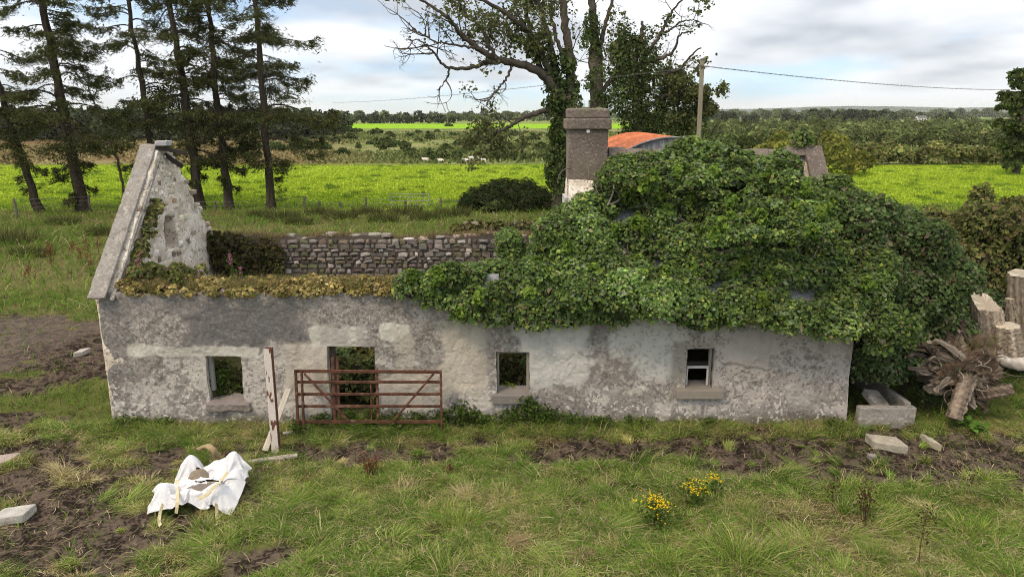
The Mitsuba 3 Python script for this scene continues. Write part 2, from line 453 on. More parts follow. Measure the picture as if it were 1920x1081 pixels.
def concrete_color(p, n, uv):
    a = mikit.fbm(p.x * 2.2, p.y * 2.2, p.z * 2.2, 3)
    b = mikit.fbm(p.x * 15, p.y * 15, p.z * 15, 3)
    c = mikit.noise(p.x * 55, p.y * 55, p.z * 55)
    col = mikit.mix((0.20, 0.18, 0.165), (0.37, 0.345, 0.31), mikit.smoothstep(0.3, 0.7, a * 0.4 + b * 0.4 + c * 0.2))
    col = mikit.mix(col, (0.46, 0.44, 0.40), mikit.smoothstep(0.58, 0.7, b) * 0.55)
    col = mikit.mix(col, (0.085, 0.08, 0.07), mikit.smoothstep(0.53, 0.64, a * 0.45 + b * 0.35 + c * 0.2) * 0.75)
    return mikit.mix(col, (0.13, 0.13, 0.06), mikit.smoothstep(0.60, 0.75, a) * 0.35)


def chimney_color(p, n, uv):
    a = mikit.fbm(p.x * 1.7, p.y * 1.7, p.z * 1.2, 3)
    b = mikit.fbm(p.x * 22, p.y * 22, p.z * 22, 2)
    c = mikit.noise(p.x * 60, p.y * 60, p.z * 60)
    col = mikit.mix((0.105, 0.085, 0.072), (0.215, 0.18, 0.155), mikit.smoothstep(0.25, 0.75, a * 0.5 + b * 0.3 + c * 0.2))
    col = mikit.mix(col, (0.34, 0.32, 0.29), mikit.smoothstep(0.66, 0.74, b * 0.6 + c * 0.4) * 0.7)
    return mikit.mix(col, (0.08, 0.085, 0.04), mikit.smoothstep(0.55, 0.75, a) * 0.45)


def lime_color(p, n, uv):
    a = mikit.fbm(p.x * 3, p.y * 3, p.z * 3, 3)
    b = mikit.fbm(p.x * 13, p.y * 13, p.z * 13, 3)
    c = mikit.noise(p.x * 45, p.y * 45, p.z * 45)
    col = mikit.mix((0.44, 0.37, 0.29), (0.80, 0.745, 0.66), mikit.smoothstep(0.3, 0.7, a * 0.45 + b * 0.4 + c * 0.15))
    return mikit.mix(col, (0.16, 0.125, 0.10), mikit.smoothstep(0.56, 0.64, b * 0.75 + c * 0.25) * 0.75)


def rust_color(p, n, uv):
    a = mikit.fbm(p.x * 9, p.y * 9, p.z * 9, 3)
    c = mikit.noise(p.x * 70, p.y * 70, p.z * 70)
    col = mikit.mix((0.045, 0.022, 0.015), (0.15, 0.065, 0.038), mikit.smoothstep(0.25, 0.75, a * 0.6 + c * 0.4))
    return mikit.mix(col, (0.20, 0.16, 0.14), mikit.smoothstep(0.62, 0.75, a) * 0.5)


def tin_color(p, n, uv):
    a = mikit.fbm(p.x * 0.9, p.y * 0.9, p.z * 0.6, 3)
    b = mikit.fbm(p.x * 8, p.y * 8, p.z * 2, 2)
    return mikit.mix((0.15, 0.155, 0.17), (0.30, 0.31, 0.33), mikit.smoothstep(0.3, 0.7, a * 0.5 + b * 0.5))


def oxide_color(p, n, uv):
    a = mikit.fbm(p.x * 0.9, p.y * 0.9, p.z * 0.9, 3)
    b = mikit.fbm(p.x * 6, p.y * 1.5, p.z * 6, 2)
    return mikit.mix((0.30, 0.085, 0.035), (0.47, 0.155, 0.06), mikit.smoothstep(0.3, 0.7, a * 0.5 + b * 0.5))


def rough_mat(fn, bump=None, scale=0.02, roughness=0.9):
    b = {'type': 'principled', 'base_color': mikit.proc(fn), 'roughness': roughness, 'specular': 0.25}
    if bump:
        b = {'type': 'bumpmap', 'arbitrary': mikit.proc(bump, eps=0.006), 'scale': scale, 'bsdf': b}
    return {'type': 'twosided', 'bsdf': b}


scene['soil'] = {'type': 'twosided', 'bsdf': {'type': 'diffuse', 'reflectance': mikit.proc(ground_color)}}
scene['limewash'] = rough_mat(wall_color, wall_bump, 0.035)
scene['concrete'] = rough_mat(concrete_color, wall_bump, 0.02)
scene['chimney_render'] = rough_mat(chimney_color, wall_bump, 0.02)
scene['lime_mortar'] = rough_mat(lime_color, wall_bump, 0.03)
scene['rusty_steel'] = rough_mat(rust_color, roughness=0.75)
scene['tin'] = rough_mat(tin_color, roughness=0.6)
scene['red_oxide'] = rough_mat(oxide_color, roughness=0.7)
scene['woven_plastic'] = {'type': 'principledthin', 'base_color': VC, 'roughness': 0.5, 'diff_trans': 0.35, 'spec_trans': 0.0, 'eta': 1.4}

# ---------------------------------------------------------------- the ground, one sheet to the horizon


def graded(lo, hi, step, far_lo, far_hi, grow):
    a = list(np.arange(lo, hi + step / 2, step))
    s = step
    while a[-1] < far_hi:
        s *= grow
        a.append(a[-1] + s)
    s = step
    b = [a[0]]
    while b[-1] > far_lo:
        s *= grow
        b.append(b[-1] - s)
    return np.array(b[:0:-1] + a)


gx = graded(-13.5, 13.5, 0.055, -9000, 9000, 1.12)
gy = graded(9.6, 17.2, 0.05, -40, 12000, 1.06)
GX, GY = np.meshgrid(gx, gy, indexing='ij')
GZ = relief(GX.ravel(), GY.ravel())
ni, nj = np.meshgrid(np.arange(len(gx) - 1), np.arange(len(gy) - 1), indexing='ij')
q0 = (ni * len(gy) + nj).ravel()
gf = np.stack([q0, q0 + len(gy), q0 + len(gy) + 1, q0 + 1], 1)
scene['ground'] = mikit.ply((np.stack([GX.ravel(), GY.ravel(), GZ], 1), gf), 'soil', smooth=True)
hx0, hx1, hy0, hy1 = gx[0] - 60, gx[-1] + 60, gy[0] - 60, gy[-1] + 60
scene['haze'] = {'type': 'cube', 'to_world': T().translate([(hx0 + hx1) / 2, (hy0 + hy1) / 2, 84.0]).scale([(hx1 - hx0) / 2, (hy1 - hy0) / 2, 86.0]), 'bsdf': {'type': 'null'}, 'interior': {'type': 'ref', 'id': 'air'}}
labels['haze'] = {'label': 'thin damp air that pales the far country', 'category': 'haze', 'kind': 'stuff'}
labels['ground'] = {'label': 'muddy yard, rough turf and flat bright green fields running out to the horizon', 'category': 'ground', 'kind': 'structure'}

# low hills on the skyline
hm = MB()
r = rng(5)
for (x0, x1, y, hgt, sd, c) in ((1000, 6800, 6500, 118, 1, (0.045, 0.065, 0.055)), (-6500, -1800, 6800, 75, 2, (0.06, 0.09, 0.06)), (-2400, 2800, 9600, 42, 3, (0.06, 0.09, 0.06))):
    n = 160
    xs = np.linspace(x0, x1, n)
    e = np.sin(np.linspace(0, np.pi, n)) ** 0.7
    top = hgt * e * (0.55 + 0.6 * meshkit.fbm(np.stack([xs / 900, xs * 0 + sd, xs * 0], 1), 4, sd)) + 1
    prof = [(0, 0.0), (500, 0.55), (1000, 0.9), (1500, 1.0), (2300, 0.0)]
    v = np.vstack([np.stack([xs, np.full(n, y + a) + 60 * (meshkit.noise(np.stack([xs / 300, xs * 0 + a, xs * 0], 1)) - 0.5), top * b - 0.5], 1) for a, b in prof])
    i, j = np.meshgrid(np.arange(len(prof) - 1), np.arange(n - 1), indexing='ij')
    k = (i * n + j).ravel()
    hm.add(v, np.stack([k, k + 1, k + n + 1, k + n], 1), np.array(c))
hm.put('hills', 'matte', smooth=True)
labels['hills'] = {'label': 'long low blue hills along the far skyline', 'category': 'hills', 'kind': 'structure'}

# ---------------------------------------------------------------- the ruined cottage
COT = thing('ruined_cottage', 'long roofless whitewashed stone cottage with ivy over its right half', 'ruined cottage')
YF, YB, XL, XR = 16.3, 16.88, -9.6, 8.0
RI, RO = 21.85, 22.4                 # rear wall, inner and outer face
XC0, XC1 = 1.45, 2.45                # the cross wall that carries the chimney
RIDGE_Y, RIDGE_Z = 19.3, 6.3


def eave(x):
    return np.interp(x, [-9.6, -2.0, 1.4, 4.5, 8.0], [3.23, 3.22, 3.02, 2.78, 2.25])


def fb(p, s, sd=0, o=3):
    return meshkit.fbm(np.asarray(p) * s, o, sd) - 0.5


openings = []
for (xa, ya, xb, yb) in ((388, 668, 455, 755), (617, 650, 706, 812), (931, 660, 993, 739), (1287, 653, 1338, 728)):
    a, b = P(xa, (ya + yb) / 2, Y=YF), P(xb, (ya + yb) / 2, Y=YF)
    zt, zb = P(xa, ya, Y=YF)[2], P(xa, yb, Y=YF)[2]
    openings.append([a[0], b[0], max(zb, -0.15), zt])
openings[1][2] = -0.15


def lines(lo, hi, step, extra):
    a = np.arange(lo, hi + step / 2, step)
    for e in extra:
        a[np.argmin(np.abs(a - e))] = e
    a[0], a[-1] = lo, hi
    return a


def front_wall():
    ZM = 2.0
    xs = lines(XL, XR, 0.04, [o[k] for o in openings for k in (0, 1)])
    zs = np.r_[lines(-0.15, ZM, 0.04, [o[k] for o in openings for k in (2, 3)]), ZM + np.linspace(0, 1, 28)[1:] * 1.0]
    nx, nz = len(xs), len(zs)
    X, Z = np.meshgrid(xs, zs, indexing='ij')
    topn = eave(X) + 0.10 * fb(np.stack([X, X * 0, X * 0 + 3], -1), 1.7) + 0.05 * fb(np.stack([X, X * 0, X * 0 + 8], -1), 7)
    Zr = np.where(Z > ZM, ZM + (Z - ZM) * (topn - ZM), Z)
    p = np.stack([X, Zr, X * 0], -1)
    out = 0.05 * fb(p, 0.9, 1) + 0.055 * fb(p, 2.6, 2) + 0.022 * fb(p, 8, 3) + 0.05 * np.clip(0.7 - Zr, 0, 1) + 0.07 * np.clip((X - 7.4) / 0.6, 0, 1) * np.clip(1.3 - Zr, 0, 1)
    # lost render: sharper steps between coats
    out = out + 0.014 * np.clip(fb(p, 1.3, 11) * 14, -1, 1)
    wx, wz = 0.05 * fb(p, 3.5, 4), 0.05 * fb(p, 3.5, 6)
    end = np.clip((X - XL) / 0.3, 0, 1) * np.clip((XR - X) / 0.3, 0, 1)
    # rounded arrises at the two ends
    out = out - 0.07 * np.clip(1 - (X - XL) / 0.10, 0, 1) ** 2 - 0.07 * np.clip(1 - (XR - X) / 0.10, 0, 1) ** 2
    V = np.stack([X + wx * end, YF - out, Zr + wz * np.clip(Z / 0.3, 0, 1)], -1)
    solid = np.ones((nx - 1, nz - 1), bool)
    cx, cz = (xs[1:] + xs[:-1]) / 2, (zs[1:] + zs[:-1]) / 2
    for (x0, x1, z0, z1) in openings:
        solid &= ~((cx[:, None] > x0) & (cx[:, None] < x1) & (cz[None] > z0) & (cz[None] < z1))
    i, j = np.nonzero(solid)
    q = i * nz + j
    mb = MB().add(V.reshape(-1, 3), np.stack([q, q + nz, q + nz + 1, q + 1], 1))
    # reveals
    for (x0, x1, z0, z1) in openings:
        i0, i1 = np.argmin(abs(xs - x0)), np.argmin(abs(xs - x1))
        j0, j1 = np.argmin(abs(zs - z0)), np.argmin(abs(zs - z1))
        ring = [(i0, j) for j in range(j0, j1)] + [(i, j1) for i in range(i0, i1)] + [(i1, j) for j in range(j1, j0, -1)] + [(i, j0) for i in range(i1, i0, -1)]
        e = np.array([V[a, b] for a, b in ring])
        rows = []
        for k in range(7):
            t = k / 6
            row = e.copy()
            row[:, 1] = e[:, 1] * (1 - t) + YB * t
            row[:, 0] += np.sign(e[:, 0] - (x0 + x1) / 2) * 0.09 * t * (0.3 < t) + 0.03 * fb(row, 5, 3) * (t > 0)
            row[:, 2] += 0.025 * fb(row, 5, 7) * (t > 0)
            rows.append(row)
        n = len(e)
        v = np.vstack(rows)
        a, b = np.meshgrid(np.arange(6), np.arange(n), indexing='ij')
        a, b = a.ravel(), b.ravel()
        c = (b + 1) % n
        mb.add(v, np.stack([a * n + b, a * n + c, (a + 1) * n + c, (a + 1) * n + b], 1))
    # back, ends and top
    xk = sorted({XL, XR, -2.0, 1.4, 4.5, *[o[0] - 0.09 for o in openings], *[o[1] + 0.09 for o in openings]})
    for a, b in zip(xk[:-1], xk[1:]):
        mid = (a + b) / 2
        o = next((o for o in openings if o[0] - 0.1 < mid < o[1] + 0.1), None)
        for z0, z1 in (((-0.15, None),) if o is None else ((-0.15, o[2]), (o[3], None))):
            if z1 is not None and z1 <= z0:
                continue
            za, zb = (eave(a) - 0.03, eave(b) - 0.03) if z1 is None else (z1, z1)
            mb.add([[a, YB, z0], [b, YB, z0], [b, YB, zb], [a, YB, za]], [[0, 1, 2, 3]])
    t = V[:, -1]
    tb = t.copy()
    tb[:, 1] = YB
    tb[:, 2] = eave(t[:, 0]) - 0.03
    q = np.arange(nx - 1)
    mb.add(np.vstack([t, tb]), np.stack([q, q + 1, q + nx + 1, q + nx], 1))
    for col, s in ((V[0], 0), (V[-1], 1)):
        b = col.copy()
        b[:, 1] = YB
        q = np.arange(nz - 1)
        mb.add(np.vstack([col, b]), np.stack([q, q + 1, q + nz + 1, q + nz], 1))
    mb.put(part(COT, 'front_wall'), 'limewash', smooth=False if False else True)


front_wall()


def rough_slab(p0, ax, ay, az, step, amp, sc, seed, bevel=0.02):
    """A worn block: p0 corner, three edge vectors; its faces subdivided and displaced."""
    dims = [np.linalg.norm(a) for a in (ax, ay, az)]
    m = trimesh.creation.box(extents=dims)
    v, f = trimesh.remesh.subdivide_to_size(m.vertices, m.faces, max_edge=step)
    m = trimesh.Trimesh(v, f)
    m.merge_vertices()
    v, f = np.array(m.vertices), np.array(m.faces)
    h = np.array(dims) / 2
    # round the edges
    inner = np.clip(v, -(h - min(bevel, h.min() * 0.6)), h - min(bevel, h.min() * 0.6))
    d = v - inner
    l = np.linalg.norm(d, axis=1, keepdims=True)
    rr = min(bevel, h.min() * 0.6)
    v = inner + np.where(l > 1e-9, d / np.maximum(l, 1e-9) * np.minimum(l, rr), 0)
    n = unit(v / h * (np.abs(v / h) ** 3))
    v = v + n * ((fb(v + seed * 3.7, sc, seed) * 2 * amp) + fb(v + seed, sc * 3, seed + 3) * amp * 0.8)[:, None]
    M = np.stack([unit(ax), unit(ay), unit(az)])
    return np.asarray(p0, float) + (np.asarray(ax) + ay + az) / 2.0 + v @ M, f


def stone(lo, hi, r, jit=0.16):
    """A rough building stone: 24 triangles."""
    lo, hi = np.asarray(lo, float), np.asarray(hi, float)
    c, h = (lo + hi) / 2, (hi - lo) / 2
    v = np.array([[a, b, d] for a in (-1, 1) for b in (-1, 1) for d in (-1, 1)], float) * r.uniform(0.72, 1.0, (8, 3))
    w = np.array([[-1, 0, 0], [1, 0, 0], [0, -1, 0], [0, 1, 0], [0, 0, -1], [0, 0, 1]], float) * 1.08 + r.normal(0, jit, (6, 3))
    u = np.vstack([v, w])
    f = []
    for k, quad in enumerate(([0, 1, 3, 2], [4, 6, 7, 5], [0, 4, 5, 1], [2, 3, 7, 6], [0, 2, 6, 4], [1, 5, 7, 3])):
        for a in range(4):
            f.append([quad[a], quad[(a + 1) % 4], 8 + k])
    return c + u * h, np.array(f)


def prism_x(poly, x0, x1, step, amp, sc, seed, hole=None):
    """A wall whose outline is in (y, z), from x0 to x1, its faces uneven."""
    cs = m3.CrossSection([np.array(poly, float)])
    m = cs.extrude(x1 - x0)
    if hole is not None:
        m = m - m3.CrossSection([np.array(hole[0], float)]).extrude(hole[1]).translate([0, 0, x1 - x0 - hole[1] + 0.01])
    m = m.refine_to_length(step).to_mesh()
    v, f = np.array(m.vert_properties[:, :3], float), np.array(m.tri_verts, int)
    v = np.stack([v[:, 2] + x0, v[:, 0], v[:, 1]], 1)
    c = np.stack([fb(v, sc, seed), fb(v, sc, seed + 1), fb(v, sc, seed + 2)], 1) + 0.5 * np.stack([fb(v, sc * 3, seed + 5), fb(v, sc * 3, seed + 6), fb(v, sc * 3, seed + 7)], 1)
    v = v + 2 * amp * c * np.array([1, 1, np.nan_to_num(1.0)]) * np.where(v[:, 2:] > 0.2, 1, 0)
    return v, f


# the left gable, its rear slope fallen away
gable_poly = [(16.32, -0.15), (22.38, -0.15), (22.38, 3.55), (22.15, 3.72), (21.85, 3.85), (21.75, 4.05), (21.45, 4.22), (21.3, 4.5), (21.05, 4.72), (20.85, 5.1), (20.6, 5.42), (20.35, 5.62), (20.2, 5.9), (19.9, 6.02), (19.75, 6.22), (19.45, 6.3), (19.25, 6.36), (16.32, 3.22)]
slit = [(19.0, 3.70), (19.72, 3.68), (19.66, 4.55), (19.12, 4.62)]
v, f = prism_x(gable_poly[::1], -9.58, -9.13, 0.09, 0.03, 2.6, 3, hole=(slit, 0.40))
GAB = part(COT, 'gable_wall')
MB().add(v, f).put(GAB, 'lime_mortar', smooth=True)
labels[GAB] = {'label': 'left gable stripped to bare lime and rubble, a small slit in it'}
r = rng(21)
from shapely.geometry import Point, Polygon
poly, slp = Polygon(gable_poly).buffer(-0.07), Polygon(slit).buffer(0.07)
z = 3.3
while z < 6.3:
    h = r.uniform(0.11, 0.2)
    y = 17.0 + r.uniform(0, 0.2)
    while y < 22.3:
        w = r.uniform(0.16, 0.36)
        c = Point(y + w / 2, z + h / 2)
        plaster = meshkit.fbm(np.array([y * 0.7, z * 0.7, 3.0]), 3, 4) > 0.53 or (y > 20.0 and z < 4.9 and r.random() < 0.8)
        if poly.contains(c) and not slp.contains(c) and not plaster:
            sv, sf = stone([-9.2, y, z], [-9.13 + r.uniform(-0.01, 0.035), y + w - 0.03, z + h - 0.025], r, 0.3)
            sv = sv + r.normal(0, 0.018, (1, 3)) * [0, 1, 1]
            col = palette([(0.60, 0.53, 0.43), (0.50, 0.43, 0.345), (0.26, 0.21, 0.17), (0.70, 0.64, 0.54), (0.46, 0.31, 0.20)], 1, r, [4, 3, 1.8, 4, 0.8], 0.14)
            MB().add(sv, sf, col * r.uniform(0.85, 1.1, (len(sv), 1))).put(part(GAB, 'stone'), 'matte')
        y += w
    z += h
# crest stones along the broken rear slope
for (y, z) in gable_poly[3:16]:
    for k in range(2):
        c = np.array([-9.58 + 0.24 * k + r.uniform(0, 0.05), y - 0.12 + r.normal(0, 0.05), z - 0.1])
        s = np.array([r.uniform(0.18, 0.26), r.uniform(0.2, 0.34), r.uniform(0.12, 0.2)])
        sv, sf = stone(c, c + s, r)
        MB().add(sv, sf, palette([(0.44, 0.39, 0.33), (0.30, 0.25, 0.21)], 1, r)).put(part(GAB, 'stone'), 'matte')
a, b = np.array([-9.64, 16.10, 3.12]), np.array([-9.62, 19.34, 6.44])
d = b - a
up = unit(np.cross([1, 0, 0], d))
v, f = rough_slab(a, np.array([0.41, 0, 0]), d, up * 0.07, 0.04, 0.032, 3.5, 2, 0.025)
CP = part(GAB, 'coping')
MB().add(v, f).put(CP, 'concrete', smooth=40 and True)
labels[CP] = {'label': 'pale lichened concrete coping down the front slope of the left gable'}
v, f = rough_slab(a + [0.43, 0.12, -0.08], np.array([0.11, 0, 0]), d * 0.95, up * 0.07, 0.05, 0.030, 4, 3, 0.03)
MB().add(v, f).put(part(GAB, 'mortar_fillet'), 'concrete', smooth=True)
m = MB()
m.add(*beam([-9.2, 19.2, 6.38], [-8.55, 19.5, 6.22], 0.09, 0.1), np.array([0.04, 0.033, 0.028]))
m.add(*beam([-9.2, 19.45, 6.25], [-8.8, 19.75, 5.85], 0.08, 0.12), np.array([0.035, 0.03, 0.026]))
m.put(part(GAB, 'rafter_stub'), 'rough')
v, f = rough_slab(np.array([-9.2, 19.12, 6.42]), np.array([0.3, 0.05, 0]), np.array([0, 0.3, 0.0]), np.array([0.03, 0, 0.13]), 0.05, 0.012, 6, 7)
MB().add(v, f, (0.42, 0.42, 0.43)).put(part(GAB, 'mortar_cap'), 'rough', smooth=True)

# the rear wall, its rubble bare on the inside
REAR = part(COT, 'rear_wall')
xs = np.linspace(-9.12, 8.0, 120)
rear_top = 3.6 + 0.26 * fb(np.stack([xs, xs * 0, xs * 0], 1), 1.1, 9) + 0.10 * fb(np.stack([xs, xs * 0, xs * 0], 1), 4, 3) - 0.1 * np.clip((xs - 0) / 2, 0, 1)
m = MB()
n = len(xs)
sect = [(RI, -0.15), (RI, 1.0), (RI, 2.0), (RI, None), (RO, None), (RO, -0.15)]
v = np.vstack([np.stack([xs, np.full(n, yy) + 0.05 * fb(np.stack([xs, xs * 0 + k, xs * 0], 1), 2), rear_top if zz is None else np.full(n, zz)], 1) for k, (yy, zz) in enumerate(sect)])
i, j = np.meshgrid(np.arange(len(sect) - 1), np.arange(n - 1), indexing='ij')
k = (i * n + j).ravel()
m.add(v, np.stack([k, k + 1, k + n + 1, k + n], 1), (0.10, 0.085, 0.072))
for e in (0, n - 1):
    q = np.arange(6) * n + e
    m.add(v[q], [[0, 1, 2], [0, 2, 3], [0, 3, 4], [0, 4, 5]], (0.10, 0.085, 0.072))
m.put(REAR, 'matte')
labels[REAR] = {'label': 'inner face of the rear wall, brown and grey dry rubble'}
r = rng(22)
z = 2.38
while z < 3.5:
    h = r.uniform(0.085, 0.165)
    x = -7.15 + r.uniform(0, 0.2)
    while x < 1.1:
        w = r.uniform(0.13, 0.38)
        tz = np.interp(x, xs, rear_top)
        if z + h < tz + 0.06:
            y0 = RI - r.uniform(0.015, 0.10)
            sv, sf = stone([x, y0, z + r.normal(0, 0.022)], [x + w - 0.035, RI + 0.08, z + h - 0.02], r)
            col = palette([(0.20, 0.185, 0.165), (0.145, 0.128, 0.112), (0.27, 0.25, 0.225), (0.20, 0.165, 0.125), (0.15, 0.145, 0.09), (0.42, 0.39, 0.35)], 1, r, [4, 4, 2.4, 1.6, 1.5, 0.6])
            an_, c0_ = r.normal(0, 0.12), sv.mean(0)
            sv = (sv - c0_) @ np.array([[math.cos(an_), 0, math.sin(an_)], [0, 1, 0], [-math.sin(an_), 0, math.cos(an_)]]) * r.uniform([0.82, 0.9, 0.75], [1.05, 1.1, 1.2]) + c0_
            MB().add(sv, sf, col * r.uniform(0.8, 1.15, (len(sv), 1))).put(part(REAR, 'stone'), 'matte')
        x += w
    z += h
for k in range(16):                                                    # loose cope stones on its top
    x = -6.9 + k * 0.5 + r.normal(0, 0.1)
    s = np.array([r.uniform(0.2, 0.45), r.uniform(0.2, 0.4), r.uniform(0.06, 0.13)])
    c = np.array([x, RI + r.uniform(-0.04, 0.1), np.interp(x, xs, rear_top) - 0.03])
    sv, sf = stone(c, c + s, r)
    MB().add(sv, sf, palette([(0.36, 0.33, 0.29), (0.28, 0.24, 0.20)], 1, r)).put(part(REAR, 'stone'), 'matte')

# cross wall with the chimney, right gable
cross_poly = [(16.9, -0.15), (21.84, -0.15), (21.84, 3.3), (19.3, 6.15), (16.9, 3.0)]
v, f = prism_x(cross_poly, XC0, XC1, 0.25, 0.04, 1.5, 8)
MB().add(v, f).put(part(COT, 'cross_wall'), 'lime_mortar', smooth=True)
rg_poly = [(16.9, -0.15), (22.38, -0.15), (22.38, 3.2), (19.3, 6.25), (16.9, 2.6)]
v, f = prism_x(rg_poly, 7.48, 7.98, 0.25, 0.03, 1.5, 9)
RG = part(COT, 'gable_wall')
MB().add(v, f).put(RG, 'lime_mortar', smooth=True)
for (y0, z0) in ((15.98, 2.35), (22.6, 2.95)):
    a, b = np.array([7.55, y0, z0 + 0.12]), np.array([7.55, 19.3, 6.38] if y0 < 19 else [7.57, 19.55, 6.10])
    d = b - a
    up = np.cross([1, 0, 0], unit(d)) * (1 if y0 < 19 else -1)
    v, f = rough_slab(a, np.array([0.46, 0, 0]), d, up * 0.09, 0.05, 0.008, 3, 4, 0.015)
    MB().add(v, f).put(part(RG, 'coping'), 'chimney_render', smooth=True)

CH = part(COT, 'chimney')
m = MB()
m.add(*rough_slab([1.44, 18.86, 5.15], np.array([0.99, 0, 0]), np.array([0, 0.9, 0]), np.array([0, 0, 1.72]), 0.06, 0.008, 3, 5, 0.03))
m.put(CH, 'chimney_render', smooth=True)
labels[CH] = {'label': 'square brown rendered chimney stack with a stepped top'}
m = MB()
m.add(*rough_slab([1.36, 18.78, 6.84], np.array([1.15, 0, 0]), np.array([0, 1.06, 0]), np.array([0, 0, 0.27]), 0.05, 0.012, 4, 6, 0.035))
m.put(part(CH, 'chimney_band'), 'chimney_render', smooth=True)
m = MB()
m.add(*rough_slab([1.41, 18.83, 7.10], np.array([1.03, 0, 0]), np.array([0, 0.95, 0]), np.array([0, 0, 0.26]), 0.05, 0.016, 4, 7, 0.06))
m.put(part(CH, 'chimney_cap'), 'chimney_render', smooth=True)
m = MB()
m.add(*rough_slab([1.35, 18.76, 4.9], np.array([0.55, 0, 0]), np.array([0, 1.0, 0]), np.array([0, 0, 0.25]), 0.06, 0.02, 3, 8, 0.03), (0.35, 0.35, 0.35))
k = part(CH, 'flashing')
m.put(k, 'rough', smooth=True)
labels[k] = {'label': 'pale grey mortar flashing at the foot of the stack'}
m = MB()
m.add(P(1103, 246, Y=18.85) + ICO1[0] * [0.05, 0.03, 0.055], ICO1[1], (0.75, 0.74, 0.72))
k = part(CH, 'lichen_spot')
m.put(k, 'rough', smooth=True)
m = MB()
r = rng(23)
for k in range(7):
    c = np.array([r.uniform(1.5, 2.35), r.uniform(18.9, 19.6), 7.34])
    m.add(c + ICO1[0] * [r.uniform(0.05, 0.14), 0.08, r.uniform(0.03, 0.07)], ICO1[1], palette([(0.16, 0.14, 0.12), (0.11, 0.12, 0.06)], 1, r))
for k in range(14):
    c = np.array([r.uniform(1.45, 2.4), r.uniform(18.9, 19.6), 7.34])
    m.add(*tube([c, c + [r.normal(0, .04), 0, r.uniform(0.08, 0.3)]], [0.006, 0.003], 3), (0.13, 0.11, 0.07))
m.put(part(CH, 'rubble'), 'matte')

# what is left of the roof over the right end
ROOF = part(COT, 'roof')
m = MB()
xs, ts = np.linspace(2.44, 7.48, 100), np.linspace(0, 1, 16)


def roof_pt(x, t):
    ye, ze = 15.93, eave(x) + 0.05
    sag = -0.10 * np.sin(np.clip((x - 1.9) / 5.6, 0, 1) * np.pi) * t
    return np.stack([x, ye + (RIDGE_Y - ye) * t, ze + (RIDGE_Z - ze) * t + sag - 0.05 * np.sin(t * np.pi)], -1)


Xr, Tr = np.meshgrid(xs, ts, indexing='ij')
A = roof_pt(Xr, Tr)
A[..., 2] += 0.012 * np.sin(Xr * 2 * np.pi / 0.11)
i, j = np.meshgrid(np.arange(99), np.arange(15), indexing='ij')
k = (i * 16 + j).ravel()
m.add(A.reshape(-1, 3), np.stack([k, k + 16, k + 17, k + 1], 1))
B_ = A.copy()
B_[..., 2] -= 0.025
m.add(B_.reshape(-1, 3), np.stack([k, k + 1, k + 17, k + 16], 1))
C_ = A.copy()
C_[..., 1] = 2 * RIDGE_Y - A[..., 1]
m.add(C_.reshape(-1, 3), np.stack([k, k + 1, k + 17, k + 16], 1))
m.put(ROOF, 'tin', smooth=True)
labels[ROOF] = {'label': 'grey roof sheeting almost hidden under the ivy'}
for (p0, dx, tt) in ((np.array([-0.72, 15.95, 3.05]), 0.42, 0.55), (np.array([-0.1, 16.05, 3.0]), 0.7, 0.42)):
    v, f = rough_slab(p0, np.array([dx, 0, 0]), np.array([0, 0.72, 0.68]) * tt * 1.5, np.array([0, -0.02, 0.02]), 0.12, 0.006, 4, 12, 0.01)
    k = part(ROOF, 'sheet')
    MB().add(v, f).put(k, 'tin', smooth=True)
    labels[k] = {'label': 'loose grey roof sheet on the wall head in the ivy'}
r = rng(24)
x = 2.5
while x < 7.4:
    w = 0.46
    zc = RIDGE_Z - 0.10 * math.sin((x - 1.9) / 5.6 * math.pi) + r.normal(0, 0.01)
    prof = np.array([[-0.24, -0.17], [-0.1, 0.0], [0, 0.05], [0.1, 0.0], [0.24, -0.17], [0.21, -0.2], [0, -0.02], [-0.21, -0.2]])
    v = np.vstack([np.stack([np.full(8, xx), RIDGE_Y + prof[:, 0], zc + 0.06 + prof[:, 1] + r.normal(0, 0.004)], 1) for xx in (x, x + w - 0.012)])
    f = [[a, (a + 1) % 8, 8 + (a + 1) % 8, 8 + a] for a in range(8)] + [[0, 1, 6, 7], [1, 2, 6, 6], [2, 3, 6, 6], [3, 4, 5, 6]] + [[8, 15, 14, 9], [9, 14, 10, 10], [10, 14, 11, 11], [11, 14, 13, 12]]
    MB().add(v, f).put(part(ROOF, 'ridge_tile'), 'chimney_render')
    x += w

# frames, sills and lintels
wood = np.array([0.17, 0.135, 0.105])


def frame_part(key, bars, col, lab=None, bs='rough'):
    m = MB()
    for q, (lo, hi) in enumerate(bars):
        m.add(*bevel_box(lo, hi, 0.006, q, 0.002), np.array(col) * (0.85 + 0.3 * ((q * 37) % 10) / 10))
    k = part(COT, key)
    m.put(k, bs)
    if lab:
        labels[k] = {'label': lab}
    return k


